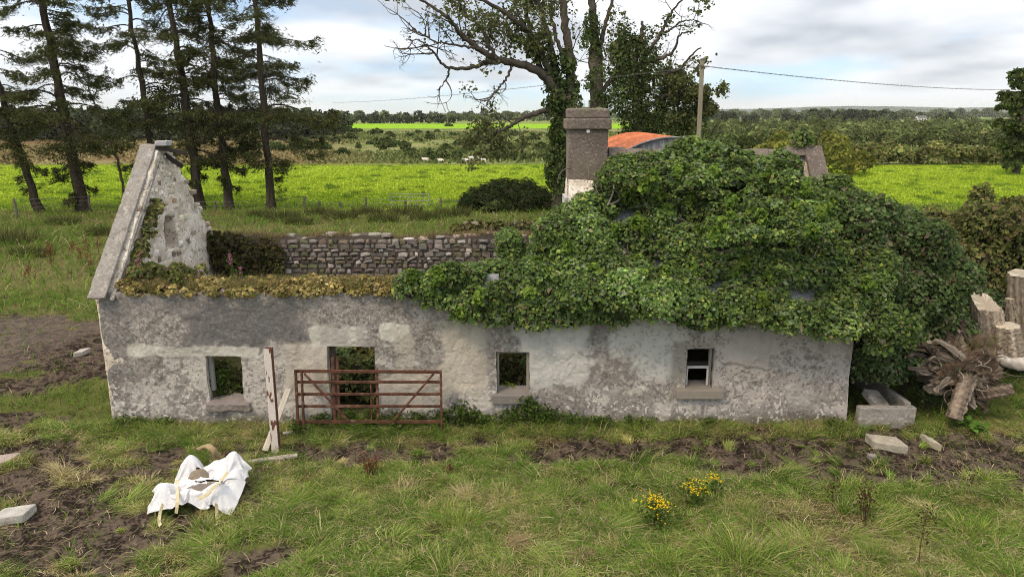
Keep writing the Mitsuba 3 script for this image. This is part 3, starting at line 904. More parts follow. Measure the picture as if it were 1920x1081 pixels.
o = openings[0]
v, f = rough_slab([o[0] - 0.04, 16.19, o[2] - 0.2], np.array([o[1] - o[0] + 0.2, 0, 0]), np.array([0, 0.66, 0]), np.array([0, 0, 0.235]), 0.045, 0.055, 4.5, 31, 0.06)
k = part(COT, 'window_sill')
MB().add(v, f, (0.21, 0.18, 0.165)).put(k, 'rough', smooth=True)
labels[k] = {'label': 'broken rubble sill under the left window'}
frame_part('window_frame', [([o[0] + 0.015, 16.46, o[2] + 0.25], [o[0] + 0.10, 16.56, o[3]])], (0.30, 0.29, 0.27), 'grey jamb left standing in the left window')
o = openings[1]
frame_part('door_frame', [([o[0] + 0.02, 16.50, -0.1], [o[0] + 0.13, 16.62, o[3]]), ([o[1] - 0.06, 16.5, -0.1], [o[1], 16.6, o[3]]), ([o[0] + 0.135, 16.5, o[3] - 0.06], [o[1] - 0.065, 16.6, o[3]])], (0.10, 0.075, 0.06), 'rotted dark door frame')
o = openings[2]
v, f = rough_slab([o[0] - 0.10, 16.19, o[2] - 0.22], np.array([o[1] - o[0] + 0.25, 0, 0]), np.array([0, 0.66, 0]), np.array([0, 0, 0.245]), 0.06, 0.014, 4, 32, 0.03)
k = part(COT, 'window_sill')
MB().add(v, f, (0.20, 0.18, 0.165)).put(k, 'rough', smooth=True)
labels[k] = {'label': 'brown stone sill under the middle window'}
frame_part('window_frame', [([o[0] + 0.005, 16.42, o[2]], [o[0] + 0.06, 16.52, o[3] - 0.02]), ([o[1] - 0.07, 16.42, o[2]], [o[1] - 0.005, 16.52, o[3] - 0.02]), ([o[0] + 0.065, 16.43, o[3] - 0.06], [o[1] - 0.075, 16.51, o[3] - 0.005])], (0.26, 0.235, 0.21))
o = openings[3]
v, f = rough_slab([o[0] - 0.24, 16.15, o[2] - 0.22], np.array([o[1] - o[0] + 0.5, 0, 0]), np.array([0, 0.66, 0]), np.array([0, 0, 0.235]), 0.06, 0.008, 4, 33, 0.025)
k = part(COT, 'window_sill')
MB().add(v, f, (0.24, 0.215, 0.185)).put(k, 'rough', smooth=True)
labels[k] = {'label': 'long concrete sill under the right window'}
frame_part('window_frame', [([o[0], 16.5, o[2]], [o[0] + 0.05, 16.6, o[3]]), ([o[1] - 0.06, 16.5, o[2]], [o[1], 16.6, o[3]]), ([o[0] + 0.055, 16.5, o[3] - 0.04], [o[1] - 0.065, 16.6, o[3]])], (0.30, 0.27, 0.24))
zm = P(1310, 687, Y=16.5)[2]
k = frame_part('window_sash', [([o[0] + 0.052, 16.46, zm - 0.035], [o[1] - 0.062, 16.5, zm + 0.03]), ([o[1] - 0.11, 16.46, o[2] + 0.02], [o[1] - 0.063, 16.498, zm - 0.04]), ([o[0] + 0.053, 16.46, o[2] + 0.02], [o[0] + 0.085, 16.498, zm - 0.04])], (0.52, 0.51, 0.49), 'white painted sash rail in the right window')
frame_part('fallen_rafter', [([3.9, 17.6, 1.0], [5.0, 17.7, 1.12])], (0.22, 0.2, 0.16))

# chips of old render still standing proud on the front wall

# ---------------------------------------------------------------- ivy over the cottage
IVY_COLS = [(0.105, 0.170, 0.052), (0.155, 0.235, 0.064), (0.225, 0.31, 0.085), (0.18, 0.23, 0.135), (0.075, 0.115, 0.042), (0.35, 0.37, 0.09), (0.22, 0.19, 0.12)]
IVY_W = [4, 5, 3.5, 3, 1.6, 0.5, 0.7]
IVY = thing('ivy', 'thick green ivy smothering the roof and eaves of the right half of the cottage', 'ivy')
r = rng(41)
C, R = [], []


def hang(x):
    return np.interp(x, [-2.4, -1.7, -1.0, 0.6, 2.0, 3.4, 4.3, 5.2, 6.4, 7.9, 8.6], [3.25, 2.95, 2.66, 2.5, 2.6, 2.74, 2.52, 2.64, 2.72, 2.72, 1.8])


for x in np.arange(-2.25, 8.6, 0.36):                           # the fringe that hangs over the wall
    xx = x + r.normal(0, 0.08)
    top = eave(min(xx, 8)) + 0.25
    z = hang(xx) + 0.16
    while z < top:
        C.append([xx + r.normal(0, 0.1), 16.12 - 0.13 * r.random() - 0.1 * (xx > 1), z])
        s = r.uniform(0.24, 0.38)
        R.append([s, s * 0.75, s * r.uniform(0.8, 1.1)])
        z += 0.3
for x in np.arange(-2.0, 1.6, 0.36):                            # mound on the wall head
    for y in (16.3, 16.75):
        s = r.uniform(0.28, 0.42)
        if abs(x + 0.35) < 0.3 and y < 16.5:
            continue
        C.append([x + r.normal(0, 0.08), y + r.normal(0, 0.08), 3.32 + 0.2 * np.clip((x + 2.2) / 0.9, 0, 1) + r.normal(0, 0.05)])
        R.append([s, s, s * 0.9])
HOLES = [(2.75, 0.50, 0.34)]
for t in np.arange(0.0, 0.97, 0.085):                           # the roof
    for x in np.arange(1.2, 8.5, 0.52):
        xx, tt = x + r.normal(0, 0.2), np.clip(t + r.normal(0, 0.05), 0, 0.95)
        if any(math.hypot(xx - a, (tt - b) * 4.4) < c for a, b, c in HOLES) or r.random() < 0.005:
            continue
        if tt > 0.80 and r.random() < 0.35:
            continue
        if xx > 7.0 and tt > 0.84:
            continue
        p = roof_pt(np.array(xx), np.array(tt))
        s = r.uniform(0.28, 0.54) * (1 - 0.15 * tt)
        off = max(0.10, 0.08 + 0.55 * (float(meshkit.fbm(np.array([xx * 0.7, tt * 3.0, 2.0]), 2, 7)) - 0.25) + r.uniform(-0.06, 0.06)) * (1 - 0.4 * tt)
        C.append(p + off * np.array([0, -0.70, 0.71]))
        R.append([s * r.uniform(0.95, 1.3), s * 0.95, s * r.uniform(0.8, 1.0)])
for k in range(26):                                             # over the left face and foot of the cross wall, and along to the rear wall
    t = r.random()
    C.append([r.uniform(0.75, 1.5), 16.8 + 2.6 * t, r.uniform(2.9, 3.4) + 2.1 * t * r.uniform(0.6, 1.0)])
    s = r.uniform(0.3, 0.5)
    R.append([s, s, s])
for k in range(18):
    C.append([r.uniform(-0.2, 1.4), RI - r.uniform(-0.3, 0.5), r.uniform(2.9, 3.7)])
    s = r.uniform(0.22, 0.42)
    R.append([s, s, s * 0.9])
for (px, py) in ((1262, 290), (1285, 280), (1305, 280), (1325, 285), (1350, 296), (1200, 300), (1170, 295), (1240, 300), (1400, 300), (1440, 295), (1505, 262), (1512, 300)):
    C.append(P(px, py, Y=18.9 if py > 270 else 19.3))
    s = r.uniform(0.2, 0.3)
    R.append([s * 1.2, s, s])
C, R = np.array(C), np.array(R)
ppx, ppy = pix(C)
top_px = ppy - R[:, 2] * FOC / 19.5
gone = ((ppx > 1020) & (ppx < 1150) & (top_px < np.interp(ppx, [1020, 1062, 1105, 1140, 1150], [415, 372, 362, 330, 285]))) | ((ppx < 1062) & (top_px < 385) & (ppx > 985))
gone |= (ppx >= 1150) & (ppx < 1245) & (top_px < 284) | (ppx > 1345) & (ppx < 1475) & (top_px < 281)
gone |= (ppx >= 1470) & (top_px < 302) & (ppx < 1500) | (ppx >= 1500) & (ppx < 1558) & (ppy < 345) & (np.hypot(ppx - 1508, ppy - 262) > 12)
C, R = C[~gone], R[~gone]
extra = [P(px + r.normal(0, 6), py + r.normal(0, 5), Y=18.75 - (py - 292) * 0.03) for py in (298, 318, 340) for px in range(1150 if py > 300 else 1165, 1490, 24)]
extra += [P(px + r.normal(0, 8), py + r.normal(0, 6), Y=18.2 - (py - 320) * 0.021) for py in (322, 345, 370, 395, 420, 445) for px in range(1340, 1560, 30) if px < 1490 or py > 350]
extra += [P(px, py, Y=18.35) for px, py in ((1152, 325), (1160, 340), (1150, 352), (1165, 358), (1172, 330), (1146, 340), (1176, 350), (1158, 310), (1185, 340))]
extra += [P(px, py, Y=18.5) for px, py in ((1120, 372), (1095, 378), (1070, 388), (1135, 350), (1148, 320))]
se = r.uniform(0.16, 0.26, len(extra))
C, R = np.vstack([C, extra]), np.vstack([R, np.stack([se * 1.2, se, se * 0.9], 1)])
mb, core = MB(), MB()
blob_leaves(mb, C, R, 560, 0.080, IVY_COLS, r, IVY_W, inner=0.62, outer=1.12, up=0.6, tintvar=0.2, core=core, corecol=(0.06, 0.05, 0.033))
# single sprays that break the outline
C2 = np.array(C)[r.choice(len(C), 150)] + np.clip(r.normal(0, 0.16, (150, 3)), -0.25, 0.25) + [0, -0.15, 0.2]
q2x, q2y = pix(C2)
C2 = C2[(q2y > 315) & ~((q2x < 1150) & (q2y < 390))]
blob_leaves(mb, C2, np.tile([0.13, 0.13, 0.17], (len(C2), 1)), 330, 0.10, [(0.15, 0.24, 0.045), (0.21, 0.29, 0.055), (0.10, 0.17, 0.035)], r, up=0.6, min_dir=-0.9)
k = mb.put(part(IVY, 'foliage'), 'leaf')
labels[k] = {'label': 'ivy leaves', 'kind': 'stuff'}
for k in range(70):                                             # woody stems
    xx, tt = r.uniform(1.3, 7.8), r.uniform(0.05, 0.9)
    p = roof_pt(np.array(xx), np.array(tt)) + [0, -0.2, 0.2]
    d = np.array([r.normal(0, 0.5), -0.5, -0.3 + r.normal(0, 0.3)]) * r.uniform(0.4, 1.0)
    core.add(*tube(spline([p, p + d * 0.5 + r.normal(0, 0.08, 3) + [0, -.1, .1], p + d], 5), np.linspace(0.018, 0.008, 5), 4), (0.15, 0.125, 0.10))
for (pa, pb, pc) in (((1152, 345), (1148, 365), (1138, 385)), ((1175, 350), (1160, 375), (1140, 383)), ((1083, 385), (1085, 410), (1082, 440)), ((1093, 390), (1096, 415), (1095, 432)), ((1120, 395), (1128, 420), (1140, 445))):
    core.add(*tube(spline([P(*pa, Y=17.9), P(*pb, Y=17.6), P(*pc, Y=17.3)], 6), np.linspace(0.03, 0.015, 6), 5), (0.27, 0.235, 0.20))
k = core.put(part(IVY, 'stems'), 'matte')
labels[k] = {'label': 'woody ivy stems and twigs', 'kind': 'stuff'}

# ---------------------------------------------------------------- shrubs and trees near the cottage
LEAFMIX = dict(
    holly=([(0.075, 0.12, 0.045), (0.105, 0.16, 0.058), (0.155, 0.21, 0.08), (0.18, 0.21, 0.125), (0.16, 0.13, 0.09)], [4, 5, 3, 1.5, 0.8]),
    hedge=([(0.13, 0.155, 0.05), (0.18, 0.195, 0.065), (0.24, 0.225, 0.085), (0.20, 0.145, 0.09), (0.09, 0.115, 0.04)], [4, 4, 2, 1.6, 2]),
    gorse=([(0.040, 0.065, 0.024), (0.06, 0.085, 0.030), (0.09, 0.105, 0.042)], [4, 4, 1.5]),
    scrub=([(0.06, 0.09, 0.032), (0.09, 0.12, 0.042), (0.13, 0.15, 0.055)], [3, 4, 2]),
    creeper=([(0.075, 0.07, 0.028), (0.11, 0.10, 0.04), (0.07, 0.085, 0.026), (0.14, 0.11, 0.06)], [3, 3, 2, 1.5]),
    pale=([(0.20, 0.21, 0.045), (0.26, 0.25, 0.055), (0.15, 0.175, 0.045)], [3, 2, 3]))


def bush(key, C, R, dens, size, mix, seed, up=0.35, stems=True, wide=0.42, core=True, **kw):
    r = rng(seed)
    mb, co = MB(), MB()
    cols, w = LEAFMIX[mix]
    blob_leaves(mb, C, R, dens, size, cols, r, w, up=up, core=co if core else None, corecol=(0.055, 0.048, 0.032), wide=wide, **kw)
    C, R = np.asarray(C, float), np.asarray(R, float)
    g = np.array([C[:, 0].mean(), C[:, 1].mean(), 0.0])
    if stems:
        for c in C[r.choice(len(C), min(14, len(C)), replace=False)]:
            b = g + [0.35 * (c[0] - g[0]), 0.35 * (c[1] - g[1]), 0]
            co.add(*tube(spline([b, (b + c) / 2 + r.normal(0, 0.05, 3) * np.abs(c[2]), c], 6), np.linspace(0.05, 0.012, 6) * max(0.4, c[2] / 3), 5), (0.085, 0.068, 0.05))
    k = mb.put(part(key, 'foliage'), 'leaf')
    labels[k] = {'label': 'leaves', 'kind': 'stuff'}
    if co.n:
        k = co.put(part(key, 'stems'), 'matte')
        labels[k] = {'label': 'stems and twigs', 'kind': 'stuff'}


# the big evergreen mass against the right gable
r = rng(51)
C, R = [], []
for k in range(210):
    x, y = r.uniform(8.3, 11.9), r.uniform(16.9, 21.5)
    top = np.interp(x, [8.0, 9.4, 10.2, 10.8, 12.1, 12.6], [5.3, 5.0, 4.45, 4.0, 3.0, 2.2]) * (1 - 0.08 * max(0, 17.6 - y)) * (1 - 0.045 * (y - 19.3) * (y > 19.3))
    u = r.random() ** 0.6
    z = 0.3 + (top - 0.45) * u
    front = 16.75 + 0.5 * u + 0.12 * abs(x - 9.5)
    if r.random() < 0.65:
        y = front + r.uniform(0, 0.6)
    if x > 11.0:
        y = max(y, 18.9 + r.uniform(0, 1.5))
    s = r.uniform(0.32, 0.6)
    if x < 10.2 and y < 19.0 and z < 0.95:
        continue
    C.append([x, y, z])
    R.append([s, s, s * 0.9])
EV = thing('evergreen_shrub', 'tall dark evergreen shrub crowding the right gable end of the cottage', 'shrub')
bush(EV, C, R, 300, 0.092, 'holly', 52, up=0.5, inner=0.6, tintvar=0.22)

r = rng(53)
C, R = [], []
for k in range(190):
    x, y = r.uniform(11.8, 19.5), r.uniform(21.5, 25.0)
    top = 3.95 + 0.4 * math.sin(x * 1.3) + 0.08 * (x - 12) - 0.9 * max(0, 12.8 - x)
    C.append([x, y, 0.4 + (top - 0.6) * r.random() ** 0.6])
    s = r.uniform(0.45, 0.75)
    R.append([s, s, s * 0.9])
HB = thing('hedge_bush', 'browning green hedge bush behind the tree stumps at the right edge', 'bush')
bush(HB, C, R, 150, 0.11, 'hedge', 54, inner=0.6, tintvar=0.25)

r = rng(55)
C, R = [], []
for k in range(60):
    x, y = r.uniform(12.0, 15.2), r.uniform(19.6, 21.2)
    C.append([x, y, r.uniform(0.2, 1.9)])
    s = r.uniform(0.3, 0.5)
    R.append([s, s, s])
UB = thing('bramble_thicket', 'low dark bramble thicket between the stumps and the hedge', 'bramble')
bush(UB, C, R, 150, 0.13, 'holly', 56)


def clump(cx, cy, w, d, h, n, seed, s0=0.35, s1=0.6, z0=0.15):
    r = rng(seed)
    C, R = [], []
    for k in range(n):
        a, q = r.uniform(0, 2 * np.pi), math.sqrt(r.random())
        top = h * (1 - 0.55 * q * q)
        s = r.uniform(s0, s1)
        C.append([cx + w / 2 * q * math.cos(a), cy + d / 2 * q * math.sin(a), z0 + max(0, top - s - z0) * r.random() ** 0.5])
        R.append([s, s, s * 0.85])
    return C, R


g = P(955, 392, Z=0)
GO = thing('gorse_bush', 'broad dark spiky bush at the near edge of the bright field', 'bush')
C, R = clump(g[0], g[1], 6.9, 3.5, 2.75, 90, 57, 0.45, 0.75)
bush(GO, C, R, 60, 0.26, 'gorse', 58, up=1.3, wide=0.12, inner=0.5, outer=1.25)
g = P(930, 392, Z=0)
SB = thing('low_shrub', 'small grey green shrub in front of the dark spiky bush', 'shrub')
C, R = clump(g[0], g[1] - 2, 1.6, 1.2, 1.0, 16, 59, 0.25, 0.4)
bush(SB, C, R, 120, 0.15, 'scrub', 60)

NEEDLES = [(0.06, 0.075, 0.027), (0.085, 0.10, 0.036), (0.115, 0.125, 0.044), (0.12, 0.10, 0.06), (0.15, 0.165, 0.058)]


def spruce(label, pts, r0, seed, zlow=2.0, reach=5.2, dens=1.0, H=24.0, bare=0.0):
    """A thin spruce; pts: points on its stem."""
    r = rng(seed)
    key = thing('spruce_tree', label, 'tree', 'row of thin old spruces behind the cottage')
    p = np.asarray(pts, float)
    d = (p[-1] - p[0]) / (p[-1][2] - p[0][2])
    top = p[-1] + d * (H - p[-1][2])
    stem = spline(np.vstack([p, top]), 26)
    tt = np.linspace(0, 1, 26)
    rad = 0.72 * r0 * (1 - tt) ** 0.8 * (1 + 0.45 * np.exp(-tt * 40)) + 0.03
    stem[1:-1, :2] += r.normal(0, 0.05, (24, 2))
    v, f = tube(stem, rad, 9)
    v += 0.05 * r0 * r.normal(size=v.shape)
    MB().add(v, f, np.array([0.055, 0.046, 0.036]) * np.exp(r.normal(0, 0.2, (len(v), 1)))).put(part(key, 'trunk'), 'matte')
    br, lf = MB(), MB()
    z = zlow
    while z < min(H - 0.5, 19.0):
        k = int(np.clip(np.searchsorted(stem[:, 2], z), 1, 25))
        w = (z - stem[k - 1, 2]) / max(stem[k, 2] - stem[k - 1, 2], 1e-6)
        o = stem[k - 1] * (1 - w) + stem[k] * w
        a = r.uniform(0, 2 * np.pi)
        low = np.clip((z - 1.0) / 5.0, 0.22, 1)
        L = reach * low * (1 - z / H) ** 0.55 * r.uniform(0.45, 1.1)
        hd = np.array([math.cos(a), math.sin(a), 0])
        droop = r.uniform(-0.22, 0.12) - 0.12 * (z < 6)
        q = spline([o, o + hd * L * 0.45 + [0, 0, L * (droop * 0.7 + 0.06)], o + hd * L * 0.8 + [0, 0, L * droop * 1.1] + r.normal(0, 0.1, 3), o + hd * L + [0, 0, L * (droop + 0.10)]], 9)
        br.add(*tube(q, np.linspace(0.022 + 0.011 * L, 0.008, 9), 4), np.array([0.06, 0.05, 0.042]) * r.uniform(0.7, 1.4))
        full = r.random() > bare + 0.25 * (z < 5)
        m = int(L * (125 if full else 20) * dens)
        if m > 1:
            s = np.sort(r.uniform(0.28, 1.0, m)) if full else r.uniform(0.4, 1.0, m)
            # clumps of spray along the branch
            s = np.clip(s + 0.06 * np.sin(s * 25 + r.uniform(0, 6)), 0, 1)
            c = np.stack([np.interp(s, np.linspace(0, 1, 9), q[:, j]) for j in range(3)], 1)
            lat = np.cross(hd, [0, 0, 1])
            side = r.normal(0, 1, m) * 0.17 * L * (0.25 + 0.9 * np.sin(np.pi * np.clip(s, 0, 0.93)))
            c = c + lat * side[:, None] + hd * (np.abs(side) * 0.55)[:, None] + np.stack([r.normal(0, 0.05, m), r.normal(0, 0.05, m), -np.abs(r.normal(0, 0.26, m)) - 0.18 * np.abs(side)], 1)
            al = hd * 0.7 + lat * np.sign(side)[:, None] * 0.7 + np.array([0, 0, -0.6])
            col = palette(NEEDLES, m, r, [3, 4, 3, 1.6, 1.0]) * r.uniform(0.75, 1.3)
            nn = np.array([0, 0, 1.0]) + 0.6 * r.normal(size=(m, 3))
            lf.add(*leaf_quads(c, nn, r.uniform(0.14, 0.42, m), col, r, wide=0.125, fold=0.08, along=al))
            # side twigs
            for t in range(int(L * 1.3)):
                u = r.uniform(0.3, 0.95)
                b = np.array([np.interp(u, np.linspace(0, 1, 9), q[:, j]) for j in range(3)])
                e = b + hd * 0.3 * L * r.random() + lat * r.normal(0, 0.14) * L + [0, 0, -0.08]
                br.add(*tube([b, e], [0.012, 0.005], 3), (0.06, 0.052, 0.042))
        z += r.uniform(0.14, 0.40) / (0.6 + 0.4 * low)
    k = br.put(part(key, 'branches'), 'matte')
    labels[k] = {'label': 'bare branches and twigs', 'kind': 'stuff'}
    if lf.n:
        k = lf.put(part(key, 'foliage'), 'leaf')
        labels[k] = {'label': 'drooping needle sprays', 'kind': 'stuff'}
    return key


def stem_px(base, *rest, dy=0.0):
    g = P(*base, Z=0)
    return [g] + [P(*q, Y=g[1] + dy * (k + 1)) for k, q in enumerate(rest)]


spruce('spruce leaning left out of the frame at the far left', stem_px((76, 398), (35, 280), (0, 165)), 0.36, 101, zlow=1.5, reach=3.8, dens=0.9, bare=0.3)
spruce('thick bushy spruce second from the left', stem_px((156, 396), (125, 240), (78, 0)), 0.58, 102, zlow=1.2, reach=6.4, dens=1.25)
spruce('slim spruce behind the tip of the left gable', stem_px((296, 392), (272, 190), (242, 20)), 0.33, 103, zlow=2.6, reach=4.8, dens=0.95, bare=0.15)
spruce('spruce just right of the left gable, its foot hidden by the gable', stem_px((374, 393), (345, 180), (316, 0)), 0.48, 104, zlow=2.2, reach=5.4, dens=1.0, bare=0.1)
spruce('straight spruce between the gable spruce and the rightmost spruce', stem_px((430, 393), (407, 180), (390, 0)), 0.40, 105, zlow=2.0, reach=5.2, dens=1.0, bare=0.1)
spruce('rightmost spruce of the row, standing over the rear wall', stem_px((508, 393), (493, 180), (479, 0)), 0.40, 106, zlow=1.6, reach=6.4, dens=1.2)
spruce('dead bare sapling with a thin leaning stem among the spruces', stem_px((233, 366), (205, 260), (172, 180)), 0.13, 107, zlow=3.0, reach=1.8, dens=0.2, H=13.0, bare=0.9)


def limb_tree(label, limbs, Y0, seed, leafcols, leafw, twig=1.0, leaf=0.15, leaf_n=14, ivy=(), leaf_p=0.45, trunks=1):
    """A gaunt broadleaf tree from its main limbs: (pixels, radius at the foot, radius at the tip, depth offset at foot and tip, twig density)."""
    r = rng(seed)
    key = thing('ivy_clad_tree', label, 'tree', None)
    lim, tw, lf, iv = MB(), MB(), MB(), MB()
    tk = MB()
    tips = []

    def side(b, d, L, rad, depth):
        d = unit(d)
        mid = b + d * L * 0.5 + r.normal(0, 0.10, 3) * L
        e = b + d * L + np.array([0, 0, 0.14 * L]) + r.normal(0, 0.12, 3) * L
        q = spline([b, mid, e], 6)
        tw.add(*tube(q, np.linspace(rad, rad * 0.35, 6), 4), np.array([0.085, 0.072, 0.06]) * r.uniform(0.7, 1.5))
        if depth:
            for t in range(r.integers(2, 5)):
                k = r.integers(2, 6)
                side(q[k], d + r.normal(0, 0.75, 3), L * r.uniform(0.35, 0.6), rad * 0.5, depth - 1)
        tips.append(q[-1])
        tips.append(q[3])

    for k, (px, ra, rb, ya, yb, den, leafy) in enumerate(limbs):
        n = len(px)
        pts = [P(x, y, Y=Y0 + ya + (yb - ya) * j / (n - 1)) for j, (x, y) in enumerate(px)]
        if k < trunks:
            pts[0][2] = -0.1
        m = 6 * n
        q = spline(pts, m)
        q[1:-1] += r.normal(0, 0.035, (m - 2, 3))
        v, f = tube(q, np.linspace(ra, rb, m), 8)
        (tk if k < trunks else lim).add(v, f, np.array([0.085, 0.073, 0.06]) * np.exp(r.normal(0, 0.18, (len(v), 1))))
        L = np.linalg.norm(np.diff(q, axis=0), axis=1).sum()
        t0 = len(tips)
        for t in range(int(L * den * twig)):
            j = int(r.uniform(0.3, 1) * (m - 1))
            d = unit(q[min(j + 1, m - 1)] - q[max(j - 1, 0)])
            side(q[j], d * 0.7 + r.normal(0, 0.6, 3) + [0, 0, 0.1], r.uniform(0.7, 1.9), 0.035, 2 if r.random() < 0.6 else 1)
        if leafy > 0 and len(tips) > t0:
            T_ = np.array(tips[t0:])
            T_ = T_[r.random(len(T_)) < leafy]
            if len(T_):
                c = np.repeat(T_, leaf_n, 0) + r.normal(0, 0.20, (len(T_) * leaf_n, 3))
                lf.add(*leaf_quads(c, r.normal(size=c.shape) + [0, 0, 0.5], leaf * np.exp(r.normal(0, 0.25, len(c))), palette(leafcols, len(c), r, leafw), r))
    for (px, ya, yb, rad, n, dens) in ivy:
        q = spline([P(x, y, Y=Y0 + ya + (yb - ya) * j / (len(px) - 1)) for j, (x, y) in enumerate(px)], n)
        C = q + r.normal(0, rad * 0.35, q.shape)
        R = np.tile([rad, rad, rad * 1.25], (n, 1)) * r.uniform(0.7, 1.25, (n, 1))
        blob_leaves(iv, C, R, dens, 0.17, [(0.062, 0.095, 0.032), (0.088, 0.13, 0.042), (0.115, 0.15, 0.058), (0.155, 0.18, 0.075)], r, [4, 4, 2, 0.8], inner=0.55, outer=1.25, cull=0.6)
    tk.put(part(key, 'trunk'), 'matte', smooth=True)
    if lim.n:
        lim.put(part(key, 'limbs'), 'matte', smooth=True)
    for m, nm, lb in ((tw, 'twigs', 'bare twigs'), (lf, 'foliage', 'sparse leaves'), (iv, 'ivy', 'ivy climbing the stems')):
        if m.n:
            k = m.put(part(key, nm), 'matte' if m is tw else 'leaf')
            labels[k] = {'label': lb, 'kind': 'stuff'}


ASH = [(0.10, 0.125, 0.045), (0.14, 0.165, 0.058), (0.11, 0.10, 0.06), (0.19, 0.205, 0.085)]
limb_tree('gaunt ivy clad tree left of the chimney with a long dead branch reaching left', [
    ([(1050, 395), (1054, 320), (1060, 230), (1064, 180)], 0.46, 0.38, 0, 0, 0, 0),
    ([(1066, 190), (1068, 120), (1060, 50), (1052, -60)], 0.27, 0.16, 0, 0.5, 0.35, 0.3),
    ([(1052, 200), (1036, 160), (1016, 139), (990, 124), (950, 116), (905, 96), (870, 70), (842, 36), (805, 10), (768, -14)], 0.27, 0.04, 0, -2.0, 0.8, 0.10),
    ([(985, 124), (950, 116), (915, 119), (880, 126), (842, 128)], 0.16, 0.07, -0.6, -1.5, 0.5, 0.08),
    ([(842, 128), (822, 112), (795, 82), (764, 75)], 0.07, 0.02, -1.5, -2.0, 2.6, 0.0),
    ([(842, 128), (838, 146), (828, 160), (819, 168)], 0.06, 0.02, -1.5, -1.6, 1.4, 0.0),
    ([(962, 122), (948, 148), (928, 172), (912, 198)], 0.07, 0.03, -0.8, -1.5, 1.3, 0.0),
    ([(1040, 206), (1008, 212), (975, 226), (942, 244), (905, 250)], 0.15, 0.05, 0, -1.2, 2.2, 0.75),
    ([(1046, 190), (1020, 110), (985, 55), (940, 20), (880, -10)], 0.22, 0.07, 0, -1, 1.1, 0.6),
    ([(1044, 180), (1036, 100), (1020, 40), (1000, -30)], 0.2, 0.08, 0, 0.8, 0.9, 0.6),
    ([(1030, 150), (1000, 90), (990, 40), (985, -30)], 0.17, 0.07, 0, 1.6, 1.0, 0.6),
    ([(1060, 110), (1040, 60), (1036, 0), (1040, -40)], 0.12, 0.05, 0, 1.0, 0.9, 0.5),
    ([(905, 97), (880, 88), (850, 85), (800, 70), (775, 52)], 0.07, 0.02, -1.4, -2.2, 2.0, 0.05),
    ([(960, 120), (920, 92), (905, 60), (880, 30), (850, 10)], 0.12, 0.03, -0.5, 0.4, 1.4, 0.4),
    ([(1000, 100), (960, 72), (930, 60)], 0.09, 0.03, 0, 0.5, 1.5, 0.7),
], 38.0, 201, ASH, [3, 3, 2, 1], ivy=[([(1052, 360), (1055, 280), (1062, 200)], 0, 0, 0.47, 30, 90), ([(1064, 200), (1068, 150), (1064, 110)], 0, 0.2, 0.34, 9, 70), ([(1050, 190), (1030, 120)], 0, 0, 0.4, 5, 60), ([(960, 55), (990, 75), (1010, 90)], 0, 0, 0.5, 8, 32)])
limb_tree('tall ivy clad tree right of the chimney with bare dead limbs on its right', [
    ([(1122, 290), (1120, 220), (1117, 140), (1115, 90)], 0.65, 0.5, 0, 0, 0, 0),
    ([(1196, 290), (1196, 220), (1190, 150), (1186, 110)], 0.55, 0.35, 1, 1, 0, 0),
    ([(1115, 100), (1112, 40), (1108, -50)], 0.38, 0.24, 0, 0, 0.3, 0.3),
    ([(1118, 110), (1132, 60), (1142, 20), (1158, -20)], 0.22, 0.1, 0, 1, 0.5, 0.2),
    ([(1188, 120), (1200, 80), (1204, 40)], 0.3, 0.1, 1, 1, 0.8, 0.7),
    ([(1196, 150), (1220, 90), (1240, 62), (1256, 30), (1290, -6)], 0.2, 0.05, 1, 0, 0.7, 0.04),
    ([(1240, 64), (1265, 50), (1290, 38), (1318, 48)], 0.09, 0.03, 0.4, -1, 1.3, 0.15),
    ([(1196, 170), (1230, 112), (1265, 92), (1272, 72), (1300, 60)], 0.2, 0.05, 1, -0.5, 0.7, 0.05),
    ([(1200, 180), (1240, 140), (1275, 128), (1290, 112), (1315, 90)], 0.2, 0.05, 1, 0, 0.7, 0.1),
    ([(1200, 200), (1230, 190), (1260, 175), (1300, 190)], 0.2, 0.06, 1, 0, 1.6, 0.9),
    ([(1200, 220), (1240, 215), (1275, 210), (1310, 205)], 0.18, 0.06, 1, 0.5, 1.6, 0.9),
    ([(1206, 290), (1228, 240), (1240, 200), (1262, 150)], 0.3, 0.1, 1, 2, 1.3, 0.9),
    ([(1130, 170), (1155, 130), (1165, 90)], 0.2, 0.08, 0, 1, 1.2, 0.9),
], 58.0, 202, ASH, [3, 3, 1, 1], leaf=0.22, leaf_n=18, trunks=2, ivy=[([(1120, 260), (1120, 180), (1116, 100), (1112, 40)], 0, 0, 0.55, 22, 60), ([(1196, 270), (1192, 200), (1186, 130), (1196, 75)], 1, 1, 1.0, 26, 34), ([(1150, 215), (1160, 150), (1160, 110)], 0.5, 0.5, 0.85, 12, 30), ([(1215, 240), (1222, 190), (1212, 140)], 1, 1, 0.85, 11, 30), ([(1250, 250), (1275, 200), (1300, 190)], 1, 1, 0.9, 13, 30), ([(1295, 250), (1300, 215)], 2, 2, 0.9, 7, 30), ([(1225, 110), (1212, 70)], 1, 1, 0.5, 5, 30)])

